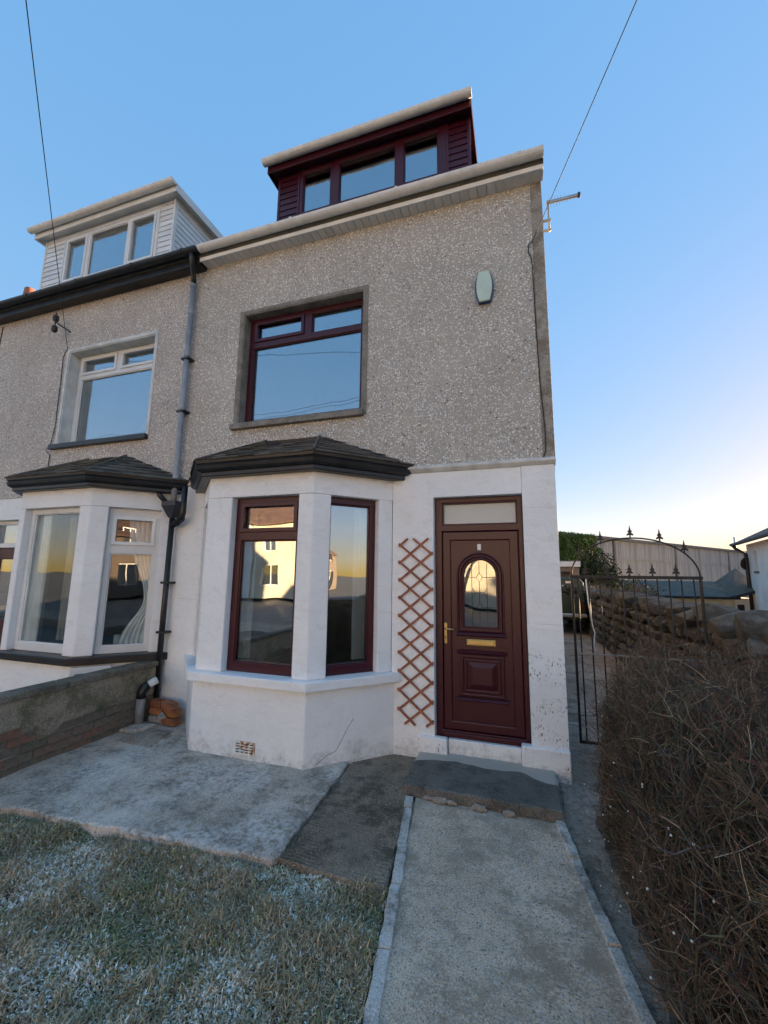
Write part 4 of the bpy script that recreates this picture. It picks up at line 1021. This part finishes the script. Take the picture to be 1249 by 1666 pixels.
# ------------------------------------------------------------------ frosted lawn
gr_ = random.Random(5)
def lawn_x1(y): return -1.255 + .425 * (-.73 - y) / 2.67 - .045
bl = MB(); bl.c = []
V, F_, Cc = bl.v, bl.f, bl.c
cnt = 0
while cnt < 165000:
    x, y = gr_.uniform(-4.58, -.8), gr_.uniform(-4.0, -1.60)
    yl = -1.93 + (-1.75 + 1.93) * (x + 4.6) / 2.74 if x < -1.86 else -1.71
    if y > yl - .005 - .02 * nz(x * 8, 1) or x > lawn_x1(y): continue
    if y < -3.4 and x < -3 and gr_.random() < .5: continue
    cnt += 1
    tuft = nz(x * 4.5, y * 4.5, 11); patch_ = nz(x * 1.6, y * 1.6, 4); fz = nz(x * 2.1, y * 2.1, 8) + .55 * nz(x * 9, y * 9, 2) + .10 * (-1.9 - y) - .06
    ln = gr_.uniform(.024, .066) * (1 + .7 * tuft); wd = gr_.uniform(.0016, .0034)
    az_ = gr_.uniform(0, 2 * math.pi) + 1.2 * nz(x * 3, y * 3, 6); lean = gr_.uniform(.9, 2.9)
    frost = gr_.random() < (.66 if fz > .28 else .42 if fz > .06 else .17)
    if frost: col = gr_.choice([(.92, .85, .74), (.80, .72, .60), (.62, .57, .44)])
    elif gr_.random() < .84 + .7 * patch_: col = gr_.choice([(.44, .34, .20), (.33, .25, .145), (.23, .17, .10)])
    else: col = gr_.choice([(.14, .175, .055), (.095, .135, .045), (.19, .205, .08)])
    if frost: ln *= .55; wd *= 1.35
    k_ = gr_.uniform(.85, 1.45); col = tuple(min(.92, c * k_) for c in col)
    dx, dy = math.cos(az_), math.sin(az_); px_, py_ = -dy * wd, dx * wd
    z0 = -.105 + .045 * max(-.2, tuft) + .02 * nz(x * 2.5, y * 2.5, 1)
    k = len(V); a1 = lean * .5; a2 = lean
    x1, y1, z1 = x + dx * ln * .5 * math.sin(a1), y + dy * ln * .5 * math.sin(a1), z0 + ln * .5 * math.cos(a1)
    x2, y2, z2 = x1 + dx * ln * .5 * math.sin(a2), y1 + dy * ln * .5 * math.sin(a2), z1 + ln * .5 * math.cos(a2)
    V += [(x - px_, y - py_, z0), (x + px_, y + py_, z0), (x1 + px_, y1 + py_, z1), (x1 - px_, y1 - py_, z1), (x2, y2, z2)]
    F_ += [(k, k + 1, k + 2, k + 3), (k + 3, k + 2, k + 4)]
    Cc += [col] * 5
tag(bl.build('frosty_grass', 'blades'), 'matted frosty grass of the front lawn below the patio', 'grass', kind='stuff')

# weeds and moss tufts in the joints of the paving
wr = random.Random(41); wd_ = MB(); wd_.c = []
for (p, q, n, sp, z) in [((-1.97, -.10), (-1.86, -1.72), 420, .016, -.085), ((-1.30, -.75), (-1.13, -1.70), 260, .012, -.085), ((-4.585, -1.9), (-4.585, -.6), 300, .02, -.06), ((-.115, -.72), (-.10, -.05), 160, .02, -.09),
                         ((-.12, -.72), (.30, -3.2), 700, .02, -.095), ((-2.25, -.655), (-1.66, -.03), 200, .014, -.06), ((-3.5, -.655), (-2.3, -.655), 150, .012, -.055)]:
    for i in range(n):
        u = wr.random(); x = p[0] + (q[0] - p[0]) * u + wr.gauss(0, sp * .6); y = p[1] + (q[1] - p[1]) * u + wr.gauss(0, sp * .6)
        if nz(x * 5, y * 5, 12) < -.05: continue
        ln = wr.uniform(.010, .034); a_ = wr.uniform(0, 6.28); k = len(wd_.v); w_ = wr.uniform(.001, .0022)
        dx, dy = math.cos(a_), math.sin(a_); le = wr.uniform(.2, .9)
        wd_.v += [(x - dy * w_, y + dx * w_, z), (x + dy * w_, y - dx * w_, z), (x + dx * ln * le, y + dy * ln * le, z + ln * (1.1 - le * .6))]
        wd_.f.append((k, k + 1, k + 2)); c = wr.choice([(.10, .12, .04), (.075, .085, .03), (.17, .13, .075), (.05, .045, .03)]); wd_.c += [c] * 3
tag(wd_.build('joint_weeds', 'blades'), 'low moss and weeds sprouting along the paving joints', 'weeds', kind='stuff')

# ------------------------------------------------------------------ beyond the gate
def leafcloud(n, fn, size, cols, rr):
    mb = MB(); mb.c = []
    for i in range(n):
        p = fn(rr)
        if p is None: continue
        nn = Vector((rr.gauss(0, 1), rr.gauss(0, 1), rr.gauss(.3, 1))).normalized(); t_ = nn.orthogonal().normalized(); b_ = nn.cross(t_)
        a_ = rr.uniform(0, 6.28); t_, b_ = t_ * math.cos(a_) + b_ * math.sin(a_), b_ * math.cos(a_) - t_ * math.sin(a_)
        s = size * rr.uniform(.6, 1.4); k = len(mb.v)
        mb.v += [tuple(p - t_ * s), tuple(p - b_ * s * .5 + nn * s * .15), tuple(p + t_ * s), tuple(p + b_ * s * .5 + nn * s * .15)]
        mb.f.append((k, k + 1, k + 2, k + 3)); c = rr.choice(cols); q = rr.uniform(.7, 1.25); mb.c += [tuple(x * q for x in c)] * 4
    return mb
# green vehicle parked at the end of the alley
vh = thing('parked_vehicle', (.62, 10.3, 0), 'dark green boxy van parked at the end of the alley behind the gate', 'van')
vx0, vx1, vy = -.22, 1.50, 9.4
prof = [(vx0 + .05, .42), (vx1 - .05, .42), (vx1, .55), (vx1 - .01, 1.02), (vx1 - .06, 1.52), (vx1 - .16, 1.66), (vx0 + .16, 1.66), (vx0 + .06, 1.52), (vx0 + .01, 1.02), (vx0, .55)]
MB().prism_y(prof, vy, vy + 3.4).build('body', 'dark_green_paint', vh, .05, seg=3)
for a_, b_ in ((vx0 + .20, .60), (.68, vx1 - .20)): MB().box(a_, b_, vy - .012, vy - .001, 1.12, 1.45).build('rear_window', 'glass', vh, .01)
MB().box(vx0 + .02, vx1 - .02, vy - .12, vy - .013, .52, .62).build('bumper', 'aluminium', vh, .02)
MB().box(.95, 1.12, vy - .02, vy - .001, 1.50, 1.56).build('number_plate', 'white_plastic', vh, .004)
for xx in (vx0 + .06, vx1 - .16): MB().box(xx, xx + .10, vy - .03, vy - .001, .72, .98).build('tail_lamp', 'red_lens', vh, .01)
for xx in (vx0 + .05, vx1 - .27):
    for yy in (vy + .55, vy + 2.8):
        MB().tube([(xx, yy, .38), (xx + .22, yy, .38)], .33, 20).build('wheel', 'tyre', vh)
# garage with white fascia
ga = thing('garage', (1.0, 15, 0), 'low brown garage with white fascia behind the parked van', 'garage')
MB().grid(-2.5, 1.93, -.1, 2.15, [(-.9, 1.6, -.1, 1.9)], 14.05, 18).build('wall', 'brown_wall', ga)
MB().box(-.9, 1.6, 14.3, 14.36, -.1, 1.9).build('garage_door', 'cladding_trim', ga)
MB().box(-2.6, 1.98, 13.95, 14.049, 2.10, 2.31).build('fascia', 'white_upvc', ga, .008)
MB().box(-2.6, 1.98, 13.95, 18.1, 2.312, 2.35).build('flat_roof', 'cladding_trim', ga)
# conifer hedge bush
cf = thing('conifer_bush', (3.0, 15.2, -.5), 'dark evergreen bush in front of the corrugated barn', 'bush')
cr = random.Random(3)
def cfn(rr):
    while True:
        v = Vector((rr.uniform(-1, 1), rr.uniform(-1, 1), rr.uniform(-1, 1)))
        if .35 < v.length < 1 + .18 * nz(v.x * 3, v.y * 3, v.z * 3): return Vector((2.75 + v.x * .95, 15.3 + v.y * .9, 1.3 + v.z * 1.55))
leafcloud(9000, cfn, .05, [(.030, .050, .022), (.022, .038, .018), (.045, .065, .028)], cr).build('crown', 'leaves', cf)
MB().tube([(2.75, 15.3, -1.2), (2.75, 15.3, .6)], [.10, .05], 8).build('trunk', 'trunk_bark', cf)
# corrugated barn, receding to the right
bn = thing('corrugated_barn', (8, 33, -2), 'long grey corrugated barn with a shallow roof edge behind the stone wall', 'barn')
BA, BB = Vector((1.0, 22.2)), Vector((29.0, 55.6))
Fb, Lb = frame_at(BA, BB); ZT = 4.42
me_sheet = []
def sheet(w_, h_):
    mb = MB(); n = int(w_ / .05)
    for zz_ in (0, h_):
        for i in range(n + 1):
            x = w_ * i / n; mb.v.append((x, -.035 * math.cos(2 * math.pi * x / .30), zz_))
    mb.f = [(i, i + 1, n + 2 + i, n + 1 + i) for i in range(n)]
    return mb.mesh('corrugated_sheet', 'asbestos')
SW = 2.1; me_up, me_dn = sheet(SW, 1.35), sheet(SW, 2.3)
i = 0
while i * SW < Lb - SW:
    for me, z_, yo in ((me_dn, .75, .03), (me_up, 2.95, -.02)):
        piece('corrugated_sheet', me, Fb @ T(i * SW, yo + rnd.uniform(-.01, .01), z_ + rnd.uniform(-.03, .03)), bn)
    i += 1
MB(Fb).box(0, Lb, .08, 12, -3, 4.25).build('frame_wall', 'cladding_trim', bn)
MB(Fb).box(-.2, Lb + .2, -.22, .05, 4.26, 4.46).build('eaves_trim', 'cladding_trim', bn)
MB(Fb).add([(-.2, -.15, 4.47), (Lb + .2, -.15, 4.47), (Lb + .2, 6, 5.0), (-.2, 6, 5.0), (-.2, 12.2, 4.47), (Lb + .2, 12.2, 4.47)], [(0, 1, 2, 3), (3, 2, 5, 4)]).build('roof', 'roof_brown', bn)
for xx in (7.6, 16.5, 27.0, 36): MB(Fb).box(xx, xx + .22, -.12, -.06, .8, 4.25).build('post', 'cladding_trim', bn)
iv = random.Random(9)
ivm = thing('ivy_mass', (3.4, 23, -1), 'bright green ivy hanging over the left end of the grey barn', 'ivy')
def ivf(rr):
    u = rr.uniform(-.2, 6.0) if rr.random() < .8 else rr.uniform(5.2, 6.3)
    z_ = rr.uniform(.5, 4.45) + .18 * nz(u * 2, 0)
    if u > 5.3 + .6 * nz(z_ * 2, u): return None
    v = Fb @ Vector((u, -.12 - abs(rr.gauss(0, .16)) - .25 * max(0, nz(u * 1.5, z_ * 1.5)), z_)); return v
leafcloud(15000, ivf, .075, [(.085, .145, .030), (.11, .175, .035), (.06, .10, .025), (.13, .17, .06)], iv).build('leaves', 'leaves', ivm)
# cream outbuilding with slate lean-to roof
ob = thing('outbuilding', (7, 20, -2), 'low cream outbuilding with a mossy slate roof below the barn', 'outbuilding')
MB().box(4.2, 9.36, 20.0, 22.2, -2.3, .78).build('wall', 'cream_wall', ob)
MB().add([(4.0, 19.8, .84), (9.5, 19.8, .84), (9.5, 22.2, 1.56), (4.0, 22.2, 1.56), (4.0, 19.8, .78), (9.5, 19.8, .78), (9.5, 22.2, 1.50), (4.0, 22.2, 1.50)], [(0, 1, 2, 3), (4, 7, 6, 5), (0, 4, 5, 1), (1, 5, 6, 2), (2, 6, 7, 3), (3, 7, 4, 0)]).build('roof', 'slate_roof', ob)
MB().tube([(4.0, 19.76, .80), (9.5, 19.76, .80)], .07, 8).build('gutter', 'black_paint', ob)
sb_ = thing('shrub', (5.2, 19, -1), 'olive green shrub growing against the cream outbuilding behind the stone wall', 'shrub')
def shf(rr):
    v = Vector((rr.gauss(0, .55), rr.gauss(0, .35), rr.gauss(0, .4))); return Vector((4.55, 18.6, .75)) + v
leafcloud(3500, shf, .06, [(.085, .085, .03), (.06, .07, .028), (.11, .10, .045)], iv).build('crown', 'leaves', sb_)
MB().tube([(4.55, 18.6, -1.8), (4.55, 18.6, .6)], [.06, .03], 6).build('stem', 'trunk_bark', sb_)
br2 = random.Random(77)
bmb = thing('bramble', (1.9, 7.5, 1.2), 'dry tangled bramble stems growing over the far end of the stone wall', 'bramble')
bt = MB(); bt.c = []
for i in range(260):
    p = Vector((br2.gauss(1.95, .25), br2.uniform(5.5, 11), 1.25)); d = Vector((br2.gauss(-.1, .5), br2.gauss(-.2, .4), br2.uniform(.4, 1))).normalized(); pts = [p.copy()]
    for k in range(br2.randint(3, 7)):
        d = (d + Vector((br2.gauss(0, .25), br2.gauss(0, .25), -.16))).normalized(); p = p + d * .09; pts.append(p.copy())
    seg_tube(bt, pts, .006, .002, 3, tuple(c * br2.uniform(.7, 1.5) for c in (.13, .11, .075)))
tag(bt.build('stems', 'twigs', bmb), kind='stuff')
# white house at right with slate porch, downpipe
wh = thing('white_house', (12, 18, -2.2), 'white rendered house at the right edge with black downpipe and slate lean-to', 'house')
Fw, Lw = frame_at((10.15, 20.2), (8.9, 14.2))
MB(Fw).grid(0, Lw, -2.4, 3.34, [(1.15, 1.62, 2.05, 2.98), (3.3, 4.2, 2.05, 2.98)], 0, .3).build('wall', 'house_white', wh)
MB(Fw).box(.002, Lw - .002, .302, 6, -2.4, 3.30).build('inner_block', 'house_white', wh)
for a_, b_ in ((1.15, 1.62), (3.3, 4.2)):
    wf = MB(Fw).grid(a_, b_, 2.05, 2.98, [(a_ + .06, b_ - .06, 2.11, 2.92)], .10, .16).build('window', 'white_upvc', wh)
    MB(Fw).box(a_ + .05, b_ - .05, .13, .14, 2.10, 2.93).build('pane', 'glass', wf); MB(Fw).box(a_ - .08, b_ + .08, -.06, .09, 1.97, 2.049).build('sill', 'cladding_trim', wf)
MB(Fw).add([(-.35, -.45, 3.28), (Lw + .3, -.45, 3.28), (Lw + .3, 3.2, 5.2), (-.35, 3.2, 5.2), (-.35, -.45, 3.42), (Lw + .3, -.45, 3.42), (Lw + .3, 3.2, 5.34), (-.35, 3.2, 5.34)], [(3, 2, 1, 0), (4, 5, 6, 7), (0, 1, 5, 4), (1, 2, 6, 5), (2, 3, 7, 6), (3, 0, 4, 7)]).build('roof', 'roof_brown', wh)
MB(Fw).tube([(-.4, -.5, 3.36), (Lw + .3, -.5, 3.36)], .07, 8).build('gutter', 'cladding_trim', wh)
MB(Fw).tube([(-.2, -.48, 3.35), (-.1, -.38, 3.15), (.12, -.08, 2.9), (.15, -.08, -2.3)], .075, 10).build('downpipe', 'black_paint', wh, smooth=True)
MB(Fw).tube([(-.25, -.35, 3.2), (-.3, -.35, 3.75)], .05, 8).build('soil_vent', 'cream_upvc', wh)
wl = thing('porch', (9.6, 20.5, -2.2), 'small white lean-to with dark slate roof against the white house', 'porch')
MB().box(9.42, 10.3, 20.25, 22, -2.3, .78).build('wall', 'house_white', wl)
MB().box(9.55, 9.82, 20.235, 20.249, -.1, .48).build('window', 'black_paint', wl)
MB().add([(9.15, 19.7, .86), (10.35, 19.7, 1.25), (10.35, 22.0, 2.25), (9.15, 22.0, 1.35), (9.15, 19.7, .76), (10.35, 19.7, 1.12), (10.35, 22.0, 2.15), (9.15, 22.0, 1.22)], [(0, 1, 2, 3), (4, 7, 6, 5), (0, 4, 5, 1), (1, 5, 6, 2), (2, 6, 7, 3), (3, 7, 4, 0)]).build('roof', 'slate_roof', wl)
MB().tube([(9.12, 19.66, .83), (10.35, 19.66, 1.2)], .07, 8).build('gutter', 'black_paint', wl)
sdh = thing('satellite_dish', (9.95, 20.3, 2.3), 'small grey satellite dish on the corner of the white house', 'satellite dish')
dsh = MB(T(9.93, 20.1, 2.45) @ RZ(R(25)) @ Matrix.Rotation(R(100), 4, 'X'))
for j in range(7):
    rr_ = .30 * j / 6
    for k in range(18): dsh.v.append(tuple(dsh.M @ Vector((rr_ * math.cos(k * math.pi / 9), rr_ * math.sin(k * math.pi / 9), .10 * (rr_ / .3) ** 2))))
dsh.f = [(j * 18 + k, j * 18 + (k + 1) % 18, (j + 1) * 18 + (k + 1) % 18, (j + 1) * 18 + k) for j in range(6) for k in range(18)]
dd = dsh.build('dish', 'lead', sdh, smooth=True); sl = dd.modifiers.new('s', 'SOLIDIFY'); sl.thickness = .01
MB().tube([(9.93, 20.1, 2.45), (10.2, 20.25, 2.45)], .02, 6).build('arm', 'lead', sdh)

# ------------------------------------------------------------------ the street opposite (mirrored in the windows)
def street_house(x0, x1, y, mat, label, gable=False, eave=5.6):
    h = thing('street_house', ((x0 + x1) / 2, y, -.1), label, 'house', 'houses across the street')
    M_ = T(x1, y, 0) @ RZ(math.pi); L = x1 - x0
    ws = [(.8, 2.0, 3.4, 4.8), (L - 2.0, L - .8, 3.4, 4.8), (L - 2.4, L - .8, .8, 2.3), (1.0, 1.95, .0, 2.2)]
    MB(M_).grid(0, L, -.1, eave, ws, 0, .3).build('wall', mat, h)
    MB(M_).box(.003, L - .003, .75, 8, -.1, eave - .01).build('inner_block', 'room_dark', h)
    for a_, b_, c_, d_ in ws:
        wf = MB(M_).grid(a_, b_, c_, d_, [(a_ + .08, (a_ + b_) / 2 - .04, c_ + .08, d_ - .08), ((a_ + b_) / 2 + .04, b_ - .08, c_ + .08, d_ - .08)], .10, .17).build('window', 'white_upvc', h)
        MB(M_).box(a_ + .05, b_ - .05, .12, .13, c_ + .05, d_ - .05).build('pane', 'glass', wf)
    MB(M_).prism_x([(-.3, eave - .05), (4, eave + 2.9), (8.3, eave - .05), (8.3, eave - .15), (-.3, eave - .15)], -.02, L + .02).build('roof', 'roof_brown', h)
    if gable:
        MB(M_).prism_y([(L * .28, eave), (L * .72, eave), (L * .5, eave + 2.6)], -.25, 3).build('front_gable', mat, h)
        MB(M_).box(L * .28, L * .72, -.25, -.001, -.1, eave - .16).build('front_bay', mat, h)
    MB(M_).box(L - .5, L + .3, 3.6, 4.4, eave + 1, eave + 4.0).build('chimney', 'brown_wall', h)
labs = ['cream house mirrored in the front bay window', 'white gabled house mirrored in the front bay window', 'cream gabled house across the street', 'white house across the street facing the door', 'cream gabled house mirrored in the front door glass', 'white house across the street on the right']
for i in range(6):
    street_house(-34 + i * 7.2, -34 + i * 7.2 + 7.0, -23.5, 'house_cream' if i % 2 == 0 else 'house_white', labs[i], i % 2 == 1 or i == 4)
for i in range(4):
    street_house(12 + i * 8.2, 19.8 + i * 8.2, -22 , 'brown_wall', ['nearest', 'second', 'third', 'farthest'][i] + ' brown house down the street mirrored in the side bay window', False, 4.2)
# bungalow row past the alley, off to the right
for i in range(3):
    x0 = 7.6 + i * 11
    b_ = thing('bungalow', (x0 + 4.5, 4, -2), ['nearest', 'middle', 'farthest'][i] + ' white bungalow along the street beyond the stone wall', 'bungalow', 'bungalows beyond the stone wall')
    MB().box(x0, x0 + 9.5, 2.5, 10, -2.2, 2.9).build('wall', 'house_white', b_)
    MB().prism_x([(2.1, 2.9), (10.4, 2.9), (6.25, 5.6)], x0 - .2, x0 + 9.7).build('roof', 'roof_brown', b_)
